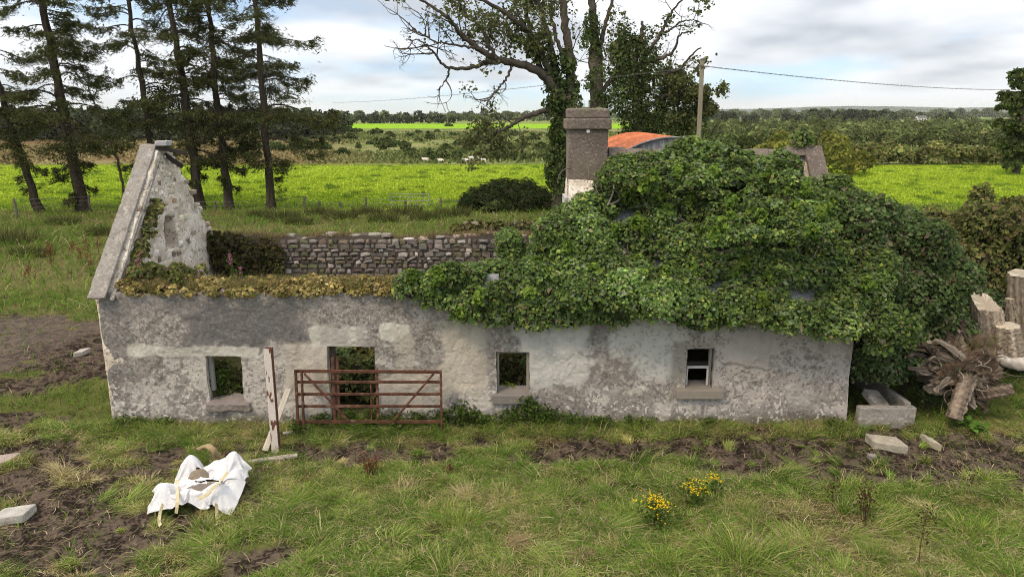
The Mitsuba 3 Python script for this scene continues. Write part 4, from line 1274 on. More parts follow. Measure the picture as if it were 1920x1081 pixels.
# the broadleaf tree that enters at the right edge
r = rng(211)
g = P(1912, 262, Z=0)
C, R = [], []
Yt = 92.0
for k in range(75):
    a = r.uniform(0, 2 * np.pi)
    z = r.uniform(0.8, 12.2)
    w = 2.7 * math.sin(np.clip(z / 13.0, 0.12, 1) * np.pi * 0.93) ** 0.6
    q = math.sqrt(r.random())
    C.append([P(1918, 200, Y=Yt)[0] + 0.4 + w * q * math.cos(a), Yt + w * q * math.sin(a), z])
    s = r.uniform(0.5, 0.9)
    R.append([s, s, s * 0.8])
RT = thing('field_tree', 'round headed tree cut by the right edge of the frame', 'tree')
m = MB()
x0 = P(1918, 200, Y=Yt)[0] + 0.4
m.add(*tube([[x0, Yt, -0.1], [x0 + 0.2, Yt, 3], [x0 - 0.3, Yt, 7], [x0, Yt, 11]], [0.45, 0.35, 0.25, 0.08], 8), (0.08, 0.068, 0.055))
m.put(part(RT, 'trunk'), 'matte', smooth=True)
m = MB()
blob_leaves(m, C, R, 14, 0.5, *LEAFMIX['scrub'][:1], rng(212), LEAFMIX['scrub'][1], inner=0.5, outer=1.2)
k = m.put(part(RT, 'crown'), 'leaf')
labels[k] = {'label': 'leaves', 'kind': 'stuff'}

# ---------------------------------------------------------------- the far country: hedges, woods, scrub


def far_mass(name, label, cat, C, R, dens, size, mix, seed, kind=None, **kw):
    key = thing(name, label, cat, None, kind)
    m = MB()
    cols, w = LEAFMIX[mix] if isinstance(mix, str) else mix
    blob_leaves(m, C, R, dens, size, cols, rng(seed), w, inner=0.7, outer=1.1, up=0.5, tintvar=0.33, **kw)
    v, f, c = m.mesh()
    scene[key] = mikit.ply((v, f), 'leaf', color=c)
    return key


DARK = ([(0.05, 0.065, 0.034), (0.065, 0.08, 0.042), (0.085, 0.095, 0.05)], [3, 3, 2])
WOOD = ([(0.10, 0.13, 0.048), (0.14, 0.17, 0.06), (0.19, 0.20, 0.08), (0.095, 0.11, 0.055)], [4, 4, 2, 2])
r = rng(301)
C, R = [], []
for k in range(520):                                            # conifer plantation, far left
    y = r.uniform(208, 330)
    x = -y * 0.95 + r.random() * (y * 0.95 - 48 - 0.06 * y)
    h = r.uniform(7.2, 9.6) * (0.96 if x > -90 else 1.0)
    for t in range(4):
        u = (t + 0.5) / 4
        C.append([x + r.normal(0, 0.15), y, h * u])
        s = 2.0 * (1 - u * 0.85) + 0.3
        R.append([s, s, h * 0.17])
far_mass('conifer_plantation', 'dark conifer plantation along the far left behind the bog', 'forest', C, R, 1.3, 1.15, DARK, 302, 'stuff', cull=0.5)
r = rng(303)
C, R = [], []
for k in range(760):                                            # mixed young woods, right
    y = r.uniform(200, 430) if r.random() < 0.72 else r.uniform(430, 800)
    x = 42 + r.random() * (y * 0.80 - 42) if y < 230 else 0.24 * y + r.random() * 0.56 * y
    h = r.uniform(2.2, 4.4) * (1.5 if r.random() < 0.06 else 1)
    for t in range(2):
        s = h * r.uniform(0.28, 0.42)
        C.append([x + r.normal(0, 0.8), y + r.normal(0, 0.8), h * (0.35 + 0.38 * t)])
        R.append([s * 1.15, s, s])
far_mass('young_woodland', 'green scrubby woodland filling the middle distance on the right', 'woodland', C, R, 2.2, 0.70, WOOD, 304, 'stuff', cull=0.55)


def row(x0, x1, y0, y1, h0, h1, step, seed, wob=1.5):
    r = rng(seed)
    C, R = [], []
    n = int(math.hypot(x1 - x0, y1 - y0) / step)
    for k in range(n):
        t = (k + r.random()) / n
        h = h0 + (h1 - h0) * r.random() ** 1.6
        for q in range(2):
            s = h * r.uniform(0.3, 0.45)
            C.append([x0 + (x1 - x0) * t + r.normal(0, 0.3), y0 + (y1 - y0) * t + r.normal(0, wob * 0.4), h * (0.32 + 0.36 * q)])
            R.append([s * 1.3, s, s * 0.9])
    return C, R


far_mass('field_hedge', 'long rough hedge closing the bright field on the right', 'hedge', *row(46, 98, 111.5, 109.5, 2.2, 3.7, 0.7, 311), 9, 0.42, 'hedge', 312)
far_mass('field_hedge', 'second hedge behind the long one on the right, past a strip of pale grass', 'hedge', *row(55, 160, 172, 168, 2.2, 4.2, 1.0, 313), 5, 0.55, WOOD, 314)
far_mass('field_hedge', 'broken dark hedge at the far edge of the bright field in the middle', 'hedge', *row(-17, 12, 122, 119, 0.8, 2.1, 0.9, 315), 10, 0.36, 'scrub', 316)
far_mass('pale_willow', 'yellow green willow scrub beyond the barn roof', 'shrub', *[np.array(a) for a in clump(36.5, 92, 17, 6, 6.2, 46, 317, 0.9, 1.5)], 8, 0.42, 'pale', 318)
far_mass('dark_scrub', 'dark green scrub behind the utility pole', 'shrub', *[np.array(a) for a in clump(31.0, 112, 18, 8, 6.0, 40, 319, 1.0, 1.7)], 6, 0.5, 'scrub', 320)
for (n, lab, x0, x1, y, h0, h1, sd) in ((0, 'line of dark trees at the far end of the bright strip field', -145, -50, 640, 6, 11, 331), (1, 'far dark trees left of the ivy clad tree', -70, 45, 860, 5, 11, 332), (2, 'far tree line on the skyline right of the utility pole', 215, 700, 1150, 6, 14, 333),
                                          (3, 'small wood standing clear on the skyline at the right', 300, 395, 760, 9, 13, 334), (4, 'hazy tree line far behind the spruces', -900, -150, 1000, 6, 13, 335), (5, 'hazy far tree line over the middle fields', -160, 260, 1600, 8, 16, 336), (6, 'far wooded ridge behind the bog on the right', 500, 1500, 1900, 12, 22, 337)):
    far_mass('tree_line', lab, 'trees', *row(x0, x1, y, y + 15, h0, h1, 5 if y < 900 else 8, sd, 12), 0.55 if y < 900 else 0.22, 2.2 if y < 900 else 4.0, DARK if n in (0, 3) else WOOD, sd + 50, 'stuff', cull=0.6)
for k, (px, py, h, sd) in enumerate(((1368, 222, 8, 1), (1410, 222, 6, 2), (1475, 222, 8, 3), (1501, 222, 6, 4), (1775, 222, 8, 5))):
    y = 600.0
    c = P(px, py, Y=y)
    far_mass('skyline_tree', ['lone dark tree on the skyline just right of the utility pole', 'low round tree on the skyline, second from the pole', 'round tree on the skyline over the willow scrub', 'small tree touching the round skyline tree', 'lone tree on the skyline near the right edge'][k], 'tree', *[np.array(a) for a in clump(c[0], y, 13, 10, h + 3, 22, 340 + sd, 1.8, 3.0)], 0.7, 1.8, DARK, 350 + sd)

# scrub dotted over the bog
variants = []
for v in range(5):
    C, R = clump(0, 0, 2.0, 2.0, 1.6 if v < 4 else 2.2, 12, 400 + v, 0.35, 0.6)
    m = MB()
    blob_leaves(m, C, R, 26, 0.33, LEAFMIX['scrub'][0], rng(410 + v), LEAFMIX['scrub'][1], inner=0.6, outer=1.15)
    vv, ff, cc = m.mesh()
    variants.append(mikit.ply((vv, ff), 'leaf', color=cc))
r = rng(420)
spots = [(723, 276, 1.9), (842, 237, 1.5), (920, 272, 1.2), (880, 275, 2.0), (805, 262, 1.3), (700, 252, 1.3), (655, 262, 1.5), (660, 250, 1.2), (770, 256, 1.0), (735, 258, 0.9), (708, 250, 1.3), (785, 250, 0.9), (1000, 262, 1.3), (1035, 258, 1.4), (960, 255, 1.0), (470, 282, 2.0), (520, 284, 1.8), (555, 283, 1.9), (600, 280, 1.7), (630, 268, 1.3), (615, 255, 1.2), (640, 290, 1.2), (820, 248, 0.8), (850, 255, 0.9), (900, 258, 1.0), (940, 268, 1.1), (985, 275, 1.2), (1015, 280, 1.3), (590, 262, 1.1), (570, 268, 1.2)]
for _ in range(40):
    spots.append((r.uniform(560, 1045), r.uniform(247, 290), r.uniform(0.6, 1.2)))
for k, (px, py, s) in enumerate(spots):
    g = P(px, py, Z=0)
    key = thing('scrub_bush', 'small dark bush dotted over the rough pasture in the middle distance', 'bush', 'bushes dotted over the rough pasture')
    s *= 0.6 + 0.0026 * min(g[1], 300)
    scene[key] = {**variants[k % 5], 'to_world': T().translate([g[0], g[1], 0]).rotate([0, 0, 1], float(r.uniform(0, 360))).scale([s, s, s * 0.85])}

# ---------------------------------------------------------------- barn, pole, fence, far farmhouse, sheep
BARN = thing('hay_barn', 'round roofed hay barn with rust red roof and grey gable behind the cottage', 'barn')
bx, hw, y0, y1, zs, zt = 8.75, 3.6, 40.0, 52.5, 4.55, 6.02
rad = (hw ** 2 + (zt - zs) ** 2) / (2 * (zt - zs))
a0 = math.asin(hw / rad)
an = np.linspace(-a0, a0, 240)
m = MB()
ys = np.linspace(y0 - 0.12, y1 + 0.12, 14)
for off, flip in ((0.0, False), (-0.03, True)):
    v = np.array([[bx + (rad + off + 0.012 * math.sin(k * math.pi / 2)) * math.sin(a), y, zt - rad + (rad + off + 0.012 * math.sin(k * math.pi / 2)) * math.cos(a)] for y in ys for k, a in enumerate(an)])
    i, j = np.meshgrid(np.arange(13), np.arange(239), indexing='ij')
    q = (i * 240 + j).ravel()
    m.add(v, np.stack([q, q + 240, q + 241, q + 1], 1))
k = part(BARN, 'roof')
m.put(k, 'red_oxide', smooth=True)
labels[k] = {'label': 'curved rust red sheet roof'}
for yy, nm in ((y0, 'gable'), (y1, 'gable')):
    m = MB()
    xs = np.linspace(-hw + 0.03, hw - 0.03, 160)
    zz = np.sqrt(rad ** 2 - xs ** 2) + zt - rad - 0.035
    w = yy + 0.015 * np.sin(xs * 2 * np.pi / 0.15)
    v = np.vstack([np.stack([bx + xs, w, np.full(160, 0.0)], 1), np.stack([bx + xs, w, zz], 1)])
    q = np.arange(159)
    m.add(v, np.stack([q, q + 1, q + 161, q + 160], 1))
    m.put(part(BARN, nm), 'tin')
m = MB()
pts = np.array([[bx + (rad + 0.02) * math.sin(a), y0 - 0.13, zt - rad + (rad + 0.02) * math.cos(a)] for a in an[::8]])
m.add(*tube(pts, 0.05, 6))
m.put(part(BARN, 'edge_trim'), 'tin', smooth=True)
for sx in (-1, 1):
    m = MB()
    m.add(*bevel_box([bx + sx * (hw - 0.04) - 0.02, y0 + 0.05, 0], [bx + sx * (hw - 0.04) + 0.02, y1 - 0.05, zs - 0.05], 0.01))
    m.put(part(BARN, 'side_wall'), 'tin')

PO = thing('utility_pole', 'weathered wooden utility pole right of the ivy clad trees', 'utility pole')
b = P(1316.5, 200, Y=33)
b[2] = 0
tp = P(1317, 112, Y=33)
v, f = tube(np.linspace(b, tp, 12), np.linspace(0.125, 0.095, 12), 10)
MB().add(v, f, np.array([0.26, 0.235, 0.17]) * np.exp(rng(5).normal(0, 0.1, (len(v), 1)))).put(part(PO, 'pole'), 'rough', smooth=True)
m = MB()
m.add(*tube([tp + [0, 0, 0], tp + [0, 0, 0.03]], [0.13, 0.10], 10), (0.15, 0.14, 0.13))
m.put(part(PO, 'pole_cap'), 'rough')
at = P(1319, 124, Y=32.88)
m = MB()
m.add(*tube([at, at + [0.12, 0, -0.02], at + [0.25, 0, -0.02]], [0.03, 0.045, 0.03], 8), (0.3, 0.28, 0.25))
m.put(part(PO, 'insulator'), 'rough', smooth=True)
m = MB()
m.add(*bevel_box(at + [-0.14, -0.03, -0.05], at + [0.0, 0.03, 0.05], 0.01), (0.12, 0.11, 0.1))
m.put(part(PO, 'bracket'), 'rough')
CB = thing('overhead_cable', 'twisted overhead cable crossing the sky from side to side through the pole', 'cable')
m = MB()
e1 = P(1880, 163, Y=60)
e1 = at + (e1 - at) * 1.25
e0 = np.array([-25.5, 107.0, 8.9])
for end in (e1, e0):
    t = np.linspace(0, 1, 220)
    L = np.linalg.norm(end - at)
    line = at + (end - at) * t[:, None]
    line[:, 2] -= 4 * 0.35 * t * (1 - t)
    for ph in (0, np.pi):
        w = line.copy()
        w[:, 2] += 0.016 * np.sin(t * L * 6 + ph)
        w[:, 1] += 0.016 * np.cos(t * L * 6 + ph)
        m.add(*tube(w, 0.010, 4), (0.16, 0.16, 0.165))
scene[CB] = mikit.ply(m.mesh()[:2], 'matte', color=m.mesh()[2])

FE = thing('field_fence', 'post and wire fence along the near edge of the bright field', 'fence')
r = rng(500)
fpx = [(32, 408, 372), (168, 396, 365), (405, 394, 376), (572, 391, 368), (600, 390, 377), (640, 390, 378), (687, 389, 369), (760, 388, 374), (826, 388, 370), (860, 388, 374)]
tops = []
for px, pb, pt in fpx:
    g = P(px, pb, Z=0)
    h = P(px, pt, Y=g[1])[2]
    v, f = tube([g - [0, 0, 0.1], g + [r.normal(0, 0.03), 0, h * 0.5], g + [r.normal(0, 0.06), 0, h]], [0.10, 0.095, 0.085], 8)
    MB().add(v, f, np.array([0.13, 0.105, 0.085]) * r.uniform(0.7, 1.3)).put(part(FE, 'post'), 'rough')
    tops.append(g + [0, 0, h])
for hh in (0.12, 0.42, 0.72):
    m = MB()
    q = np.array([t - [0, 0.1, hh] for t in tops])
    m.add(*tube(q, 0.012, 4), (0.2, 0.19, 0.18))
    m.put(part(FE, 'wire'), 'rough')
GT = thing('field_gate', 'small grey tubular gate in the field fence', 'gate')
a, b = P(733, 388, Z=0), P(806, 388, Z=0)
for hh in (0.2, 0.5, 0.8, 1.05):
    m = MB()
    m.add(*tube([a + [0, -0.15, hh], b + [0, -0.15, hh]], 0.025, 6), (0.27, 0.27, 0.27))
    m.put(part(GT, 'rail'), 'rough', smooth=True)
for t in (0, 0.5, 1):
    c = a + (b - a) * t
    m = MB()
    m.add(*tube([c + [0, -0.19, 0.1], c + [0, -0.19, 1.1]], 0.03, 6), (0.25, 0.25, 0.25))
    m.put(part(GT, 'upright'), 'rough', smooth=True)

FH = thing('far_farmhouse', 'tiny white farmhouse on the skyline at the right', 'house')
c = P(1727, 219, Y=700)
m = MB()
m.add(*box_vf([c[0] - 4, 697, 0], [c[0] + 4, 703, 4.6]), (0.7, 0.69, 0.66))
m.add([[c[0] - 4, 697, 4.6], [c[0] - 4, 703, 4.6], [c[0] - 4, 700, 6.3], [c[0] + 4, 697, 4.6], [c[0] + 4, 703, 4.6], [c[0] + 4, 700, 6.3]], [[0, 1, 2], [3, 4, 5]], (0.7, 0.69, 0.66))
m.put(part(FH, 'wall'), 'matte')
m = MB()
m.add([[c[0] - 4.3, 696.6, 4.4], [c[0] + 4.3, 696.6, 4.4], [c[0] + 4.3, 700, 6.5], [c[0] - 4.3, 700, 6.5], [c[0] + 4.3, 703.4, 4.4], [c[0] - 4.3, 703.4, 4.4]], [[0, 1, 2, 3], [3, 2, 4, 5]], (0.16, 0.15, 0.16))
m.put(part(FH, 'roof'), 'matte')
for q in (-2.4, 0, 2.4):
    m = MB()
    m.add(*box_vf([c[0] + q - 0.6, 696.9, 2.0], [c[0] + q + 0.6, 696.97, 3.6]), (0.06, 0.06, 0.07))
    m.put(part(FH, 'window'), 'matte')


def sheep_mesh(r, lying):
    leg = 0.16 if lying else 0.42
    parts = []

    def capsule(p, q, a, b, n=10):
        s1, s2 = m3.Manifold.sphere(a, n).translate(p), m3.Manifold.sphere(b, n).translate(q)
        return m3.Manifold.batch_hull([s1, s2])
    parts.append(capsule([-0.38, 0, leg + 0.28], [0.30, 0, leg + 0.30], 0.29, 0.27))
    parts.append(capsule([0.38, 0, leg + 0.36], [0.58, 0, leg + 0.55], 0.16, 0.10))
    parts.append(capsule([0.58, 0, leg + 0.57], [0.76, 0, leg + 0.47], 0.09, 0.055))
    for s in (-1, 1):
        parts.append(capsule([0.56, s * 0.07, leg + 0.64], [0.52, s * 0.17, leg + 0.62], 0.03, 0.02))
        for x in (-0.42, 0.28):
            parts.append(capsule([x, s * 0.15, leg + 0.15], [x + (0.02 if x > 0 else -0.05), s * 0.15, leg * 0.5], 0.075, 0.04))
            parts.append(capsule([x + (0.02 if x > 0 else -0.05), s * 0.15, leg * 0.5], [x + 0.02, s * 0.15, 0.03], 0.04, 0.035))
    parts.append(capsule([-0.62, 0, leg + 0.40], [-0.70, 0, leg + 0.22], 0.05, 0.035))
    m = m3.Manifold.batch_boolean(parts, m3.OpType.Add).to_mesh()
    return np.array(m.vert_properties[:, :3], float), np.array(m.tri_verts, int)


r = rng(520)
for k, (px, py, ly, lab) in enumerate(((797, 306, 0, 'white sheep grazing apart, leftmost of the far flock'), (826, 305, 1, 'white sheep lying second from the left of the far flock'), (873, 305, 1, 'white sheep third from the left of the far flock'), (884, 303, 0, 'white sheep standing in the tight group of the far flock'), (895, 303, 0, 'whitest sheep standing fifth in the far flock'), (907, 305, 1, 'white sheep lying at the right end of the far flock'))):
    g = P(px, py, Z=0)
    v, f = sheep_mesh(r, ly)
    a = r.uniform(-0.6, 0.6) + (np.pi if r.random() < 0.5 else 0)
    M = np.array([[math.cos(a), math.sin(a), 0], [-math.sin(a), math.cos(a), 0], [0, 0, 1]])
    col = np.where((v[:, :1] > 0.52), (0.35, 0.33, 0.30), (0.66, 0.63, 0.56))
    key = thing('sheep', lab, 'sheep', 'sheep at the far edge of the bright field')
    scene[key] = mikit.ply((v @ M * 0.85 + g, f), 'matte', smooth=True, color=col)

# mossy remains of a yard wall behind the cottage
YW = thing('yard_wall', 'low overgrown yard wall behind the cottage', 'wall')
a, b = P(858, 432, Y=38), P(1052, 430, Y=38)
v, f = rough_slab([a[0], 37.6, -0.1], np.array([b[0] - a[0], 0, 0]), np.array([0, 0.7, 0]), np.array([0, 0, 1.75]), 0.2, 0.12, 1.2, 61, 0.12)
MB().add(v, f, (0.13, 0.115, 0.08)).put(part(YW, 'core'), 'matte', smooth=True)
r = rng(62)
for k in range(60):
    x, z = r.uniform(a[0], b[0]), r.uniform(0.9, 1.7)
    s = np.array([r.uniform(0.2, 0.5), 0.2, r.uniform(0.12, 0.24)])
    sv, sf = stone([x, 37.45, z], np.array([x, 37.45, z]) + s, r)
    MB().add(sv, sf, palette([(0.20, 0.18, 0.14), (0.28, 0.25, 0.20), (0.12, 0.11, 0.07)], 1, r)).put(part(YW, 'stone'), 'matte')
m = MB()
C = [[r.uniform(a[0], b[0]), 37.6 + r.uniform(-0.1, 0.6), 1.55 + r.normal(0, 0.12)] for k in range(46)]
blob_leaves(m, C, np.tile([0.32, 0.3, 0.2], (46, 1)), 120, 0.15, [(0.09, 0.10, 0.03), (0.15, 0.14, 0.05), (0.06, 0.08, 0.025), (0.20, 0.16, 0.08)], r)
k = m.put(part(YW, 'moss'), 'matte')
labels[k] = {'label': 'moss and grass on the wall', 'kind': 'stuff'}

# ---------------------------------------------------------------- rusty gate, posts, planks
GA = thing('farm_gate', 'rusty five bar farm gate leaning across the cottage doorway', 'gate')
YG = 15.75
gx0, gx1 = P(556, 740, Y=YG)[0], P(828, 740, Y=YG)[0]
gz = [P(700, y, Y=YG)[2] for y in (698, 718, 740, 762, 790)]


def gbar(name, p, q, w, h):
    m = MB()
    m.add(*beam(p, q, w, h, up=(0, -1, 0) if abs(q[2] - p[2]) > 0.5 * np.linalg.norm(q - p) else (0, 0, 1), r=0.006))
    m.put(part(GA, name), 'rusty_steel')


def gp(x, z, dy=0.0):
    return np.array([x, YG + dy + 0.10 * (z - gz[4]) / (gz[0] - gz[4]), z])


for k, z in enumerate(gz):
    gbar('rail', gp(gx0, z), gp(gx1, z + (0.0 if k else -0.02)), 0.04, 0.075 if k in (0, 4) else 0.06)
for px, w in ((556, 0.06), (567, 0.05), (827, 0.05)):
    x = P(px, 740, Y=YG)[0]
    gbar('upright', gp(x, gz[4] - 0.14, -0.045), gp(x, gz[0] + (0.05 if px < 600 else 0.02), -0.045), w, 0.05)
for px, w in ((624, 0.07), (633, 0.05), (706, 0.06)):
    x = P(px, 740, Y=YG)[0]
    gbar('upright', gp(x, gz[4] - 0.05, 0.05), gp(x, gz[0] + (0.3 if px < 640 else 0.05), 0.05), w, 0.05)
X = lambda px: P(px, 740, Y=YG)[0]
gbar('brace', gp(X(572), gz[0] - 0.04, -0.05), gp(X(652), gz[4] + 0.04, -0.05), 0.045, 0.05)
gbar('brace', gp(X(814), gz[0] - 0.04, -0.05), gp(X(736), gz[4] + 0.04, -0.05), 0.045, 0.05)
gbar('brace', gp(X(694), gz[1], 0.045), gp(X(694), gz[4], 0.045), 0.035, 0.035)

PS = thing('steel_post', 'upright rusted steel girder post with peeling white paint left of the gate', 'post')
b = P(519, 843, Z=0)
ht = P(519, 652, Y=b[1])[2]
for nm, lo, hi, col in (('flange', (-0.095, -0.06, -0.1), (0.06, -0.048, ht), (0.58, 0.52, 0.48)), ('flange', (-0.095, 0.048, -0.1), (0.06, 0.06, ht - 0.004), (0.10, 0.045, 0.03)), ('web', (0.061, -0.06, -0.1), (0.075, 0.06, ht + 0.003), (0.11, 0.05, 0.032))):
    v, f = bevel_box(b + lo, b + hi, 0.004)
    v, f = trimesh.remesh.subdivide_to_size(v, f, 0.05)
    n = meshkit.fbm(v * [9, 9, 3.0], 3, 4)[:, None]
    c = np.where(n > (0.60 if col[0] > 0.3 else 0.72), (0.13, 0.055, 0.035), col) * np.exp(rng(3).normal(0, 0.08, (len(v), 1)))
    m = MB().add(v, f, c)
    m.put(part(PS, nm), 'rough')


def plank(label, p, q, w, h, col, seed, up=(0, 0, 1)):
    key = thing('timber_plank', label, 'plank')
    r = rng(seed)
    p, q = np.asarray(p, float), np.asarray(q, float)
    L = np.linalg.norm(q - p)
    v, f = rough_slab([-w / 2, 0, -h / 2], np.array([w, 0, 0]), np.array([0, L, 0]), np.array([0, 0, h]), 0.06, 0.004, 5, seed, 0.008)
    y = (q - p) / L
    x = unit(np.cross(y, up))
    z = np.cross(x, y)
    c = np.array(col) * (0.75 + 0.5 * meshkit.fbm(v * [22, 2.0, 22], 3, seed))[:, None]
    m = MB().add(p + v @ np.stack([x, y, z]), f, c)
    v, f, c = m.mesh()
    scene[key] = mikit.ply((v, f), 'rough', smooth=True, color=c)
    return key


plank('pale weathered plank leaning slanted behind the steel post', P(497, 846, Z=0.0) + [0, 0, 0.02], P(541, 728, Y=16.05), 0.13, 0.03, (0.46, 0.42, 0.35), 71, up=(0, -1, 0.3))
plank('grey plank lying on the ground below the steel post', P(462, 866, Z=0.03), P(558, 853, Z=0.06), 0.14, 0.05, (0.36, 0.32, 0.27), 72)
plank('sagging pale offcut lying in the grass at the foot of the gate', P(530, 812, Z=0.06), P(570, 806, Z=0.06), 0.1, 0.04, (0.33, 0.31, 0.28), 73)

# ---------------------------------------------------------------- white bulk bag
BAG = thing('bulk_bag', 'crumpled white woven bulk bag slumped open on the muddy grass', 'bag')
bc = P(374, 938, Z=0.15)
cx, cy = bc[0] + 0.03, bc[1] + 0.24


def bag_props(x, y):
    """The rubbish inside that holds the cloth up, about the bag's middle."""
    h = np.zeros_like(x)
    for ox, oy, sx, sy, t in ((-0.56, -0.36, 0.24, 0.24, 0.50), (-0.15, -0.46, 0.44, 0.16, 0.46), (0.38, -0.42, 0.28, 0.18, 0.50), (0.58, 0.05, 0.24, 0.34, 0.54), (0.42, 0.44, 0.26, 0.22, 0.74), (0.10, 0.38, 0.36, 0.22, 0.56), (-0.45, 0.48, 0.22, 0.2, 0.66), (0.0, 0.0, 0.7, 0.5, 0.36)):
        h = np.maximum(h, t * np.exp(-(((x - ox) / sx) ** 2 + ((y - oy) / sy) ** 2) * 0.8))
    return h


def drape():
    """The bag's cloth let fall, bunched up, over what lies in it (position based cloth)."""
    n1, n2 = 84, 74
    r = rng(9)
    LX, LY = 2.2, 2.05
    U, W = np.meshgrid(np.linspace(-LX / 2, LX / 2, n1), np.linspace(-LY / 2, LY / 2, n2), indexing='ij')
    q = np.stack([U * 0.68, W * 0.64, np.full_like(U, 0.9)], -1)
    q[..., 2] += 0.25 * (meshkit.fbm(np.stack([U * 3.2, W * 3.2, U * 0], -1), 3, 5) - 0.5) + 0.03 * r.normal(size=U.shape)
    hole = (((U - 0.10 + 0.25 * W) / 0.36) ** 2 + ((W + 0.16 - 0.25 * U) / 0.13) ** 2 < 1) | (((U + 0.34) / 0.09) ** 2 + ((W - 0.46) / 0.13) ** 2 < 1)
    cons = []
    for di, dj, k in ((1, 0, 1.0), (0, 1, 1.0), (1, 1, 0.5), (1, -1, 0.5), (2, 0, 0.18), (0, 2, 0.18)):
        for par in (0, 1):
            a = np.array([(i, j) for i in range(n1 - di) for j in range(max(0, -dj), n2 - max(0, dj)) if ((i // max(di, 1)) if di else (j // dj)) % 2 == par])
            b = a + [di, dj]
            ia, ib = a[:, 0] * n2 + a[:, 1], b[:, 0] * n2 + b[:, 1]
            ok = ~(hole.ravel()[ia] | hole.ravel()[ib])
            ia, ib = ia[ok], ib[ok]
            rest = np.hypot(U.ravel()[ia] - U.ravel()[ib], W.ravel()[ia] - W.ravel()[ib])
            cons.append((ia, ib, rest, k))
    p = q.reshape(-1, 3).copy()
    v = np.zeros_like(p)
    for step in range(170):
        v[:, 2] -= 9.8 * 0.012
        v *= 0.97
        o = p.copy()
        p = p + v * 0.012
        for _ in range(5):
            for ia, ib, rest, k in cons:
                d = p[ib] - p[ia]
                l = np.linalg.norm(d, axis=1)
                s = ((l - rest) / np.maximum(l, 1e-6) * 0.5 * k)[:, None] * d
                p[ia] += s
                p[ib] -= s
            fl = bag_props(p[:, 0], p[:, 1]) + 0.012
            low = p[:, 2] < fl
            p[low, 2] = fl[low]
            p[low, :2] = p[low, :2] * 0.3 + o[low, :2] * 0.7
        v = np.clip((p - o) / 0.012, -4, 4)
    return p, n1, n2, hole


bp, n1, n2, bhole = drape()
BV = bp + [cx, cy, 0]
BV[:, 2] += relief(BV[:, 0], BV[:, 1]) + 0.02
keep_ = ~bhole
i, j = np.nonzero(keep_[:-1, :-1] & keep_[1:, :-1] & keep_[:-1, 1:] & keep_[1:, 1:])
q = i * n2 + j
bm = trimesh.Trimesh(BV, np.vstack([np.stack([q, q + n2, q + n2 + 1], 1), np.stack([q, q + n2 + 1, q + 1], 1)]), process=False)
bm.remove_unreferenced_vertices()
bm = trimesh.smoothing.filter_laplacian(bm, lamb=0.4, iterations=2)
dirt = np.clip(1 - (np.array(bm.vertices)[:, 2] - 0.02) / 0.12, 0, 1)[:, None] * meshkit.fbm(np.array(bm.vertices) * 6, 3, 4)[:, None]
k = part(BAG, 'fabric')
scene[k] = mikit.ply(bm, 'rough', smooth=True, color=np.array([0.64, 0.64, 0.655]) * (1 - 0.75 * dirt) + np.array([0.2, 0.15, 0.1]) * 0.75 * dirt)
V = BV
m = MB()
m.add([cx + 0.04, cy - 0.06, 0.19] + ICO3[0] * [0.46, 0.34, 0.19] * (1 + 0.15 * fb(ICO3[0], 3, 2))[:, None], ICO3[1], (0.17, 0.145, 0.12))
m.add([cx - 0.26, cy + 0.34, 0.28] + ICO3[0] * [0.2, 0.2, 0.2] * (1 + 0.2 * fb(ICO3[0], 3, 5))[:, None], ICO3[1], (0.20, 0.165, 0.12))
k = part(BAG, 'contents')
m.put(k, 'rough')
labels[k] = {'label': 'dark earthy rubbish showing in the mouth of the bag'}


def bag_at(px, py):
    """Where the line of sight through that pixel meets the bag."""
    o = np.array([0, 0, CAM_H])
    d = unit(P(px, py, Z=0) - o)
    w = V - o
    t = w @ d
    near = np.linalg.norm(w - t[:, None] * d, axis=1) < 0.04
    return o + d * (t[near].min() - 0.012 if near.any() else np.linalg.norm(P(px, py, Z=0.05) - o))


for path in (((333, 900), (333, 920), (333, 945), (331, 962)), ((428, 885), (418, 897), (405, 910), (396, 918)), ((306, 945), (300, 966), (302, 985)), ((406, 944), (407, 966), (405, 985)), ((372, 934), (384, 930), (396, 920))):
    m = MB()
    pts = [bag_at(*p) if p[1] < 965 else P(*p, Z=0.05) for p in path]
    q = spline(np.array(pts) + [0, -0.01, 0.012], 12)
    d = unit(np.gradient(q, axis=0))
    s = unit(np.cross(d, [0, -0.7, 0.7])) * 0.03
    nrm = unit(np.cross(s, d)) * 0.004
    v = np.vstack([q - s - nrm, q + s - nrm, q + s + nrm, q - s + nrm])
    f = []
    for k in range(11):
        for e in range(4):
            a, b = e * 12 + k, ((e + 1) % 4) * 12 + k
            f.append([a, b, b + 1, a + 1])
    m.add(v, f, (0.50, 0.45, 0.28))
    m.put(part(BAG, 'strap'), 'rough')

r = rng(75)
LG = thing('broken_branch', 'forked ochre branch end poking up behind the white bag', 'branch')
m = MB()
m.add(*tube(spline([P(370, 842, Z=0.26), P(385, 837, Z=0.36), P(398, 841, Z=0.38), P(404, 850, Z=0.25), P(410, 862, Z=0.02)], 16), np.linspace(0.04, 0.09, 16), 8), (0.33, 0.25, 0.14))
m.add(*tube(spline([P(398, 841, Z=0.38), P(392, 835, Z=0.42), P(388, 834, Z=0.4)], 6), np.linspace(0.06, 0.03, 6), 7), (0.30, 0.23, 0.13))
v, f, c = m.mesh()
scene[LG] = mikit.ply((v + 0.008 * r.normal(size=v.shape), f), 'rough', smooth=True, color=c)


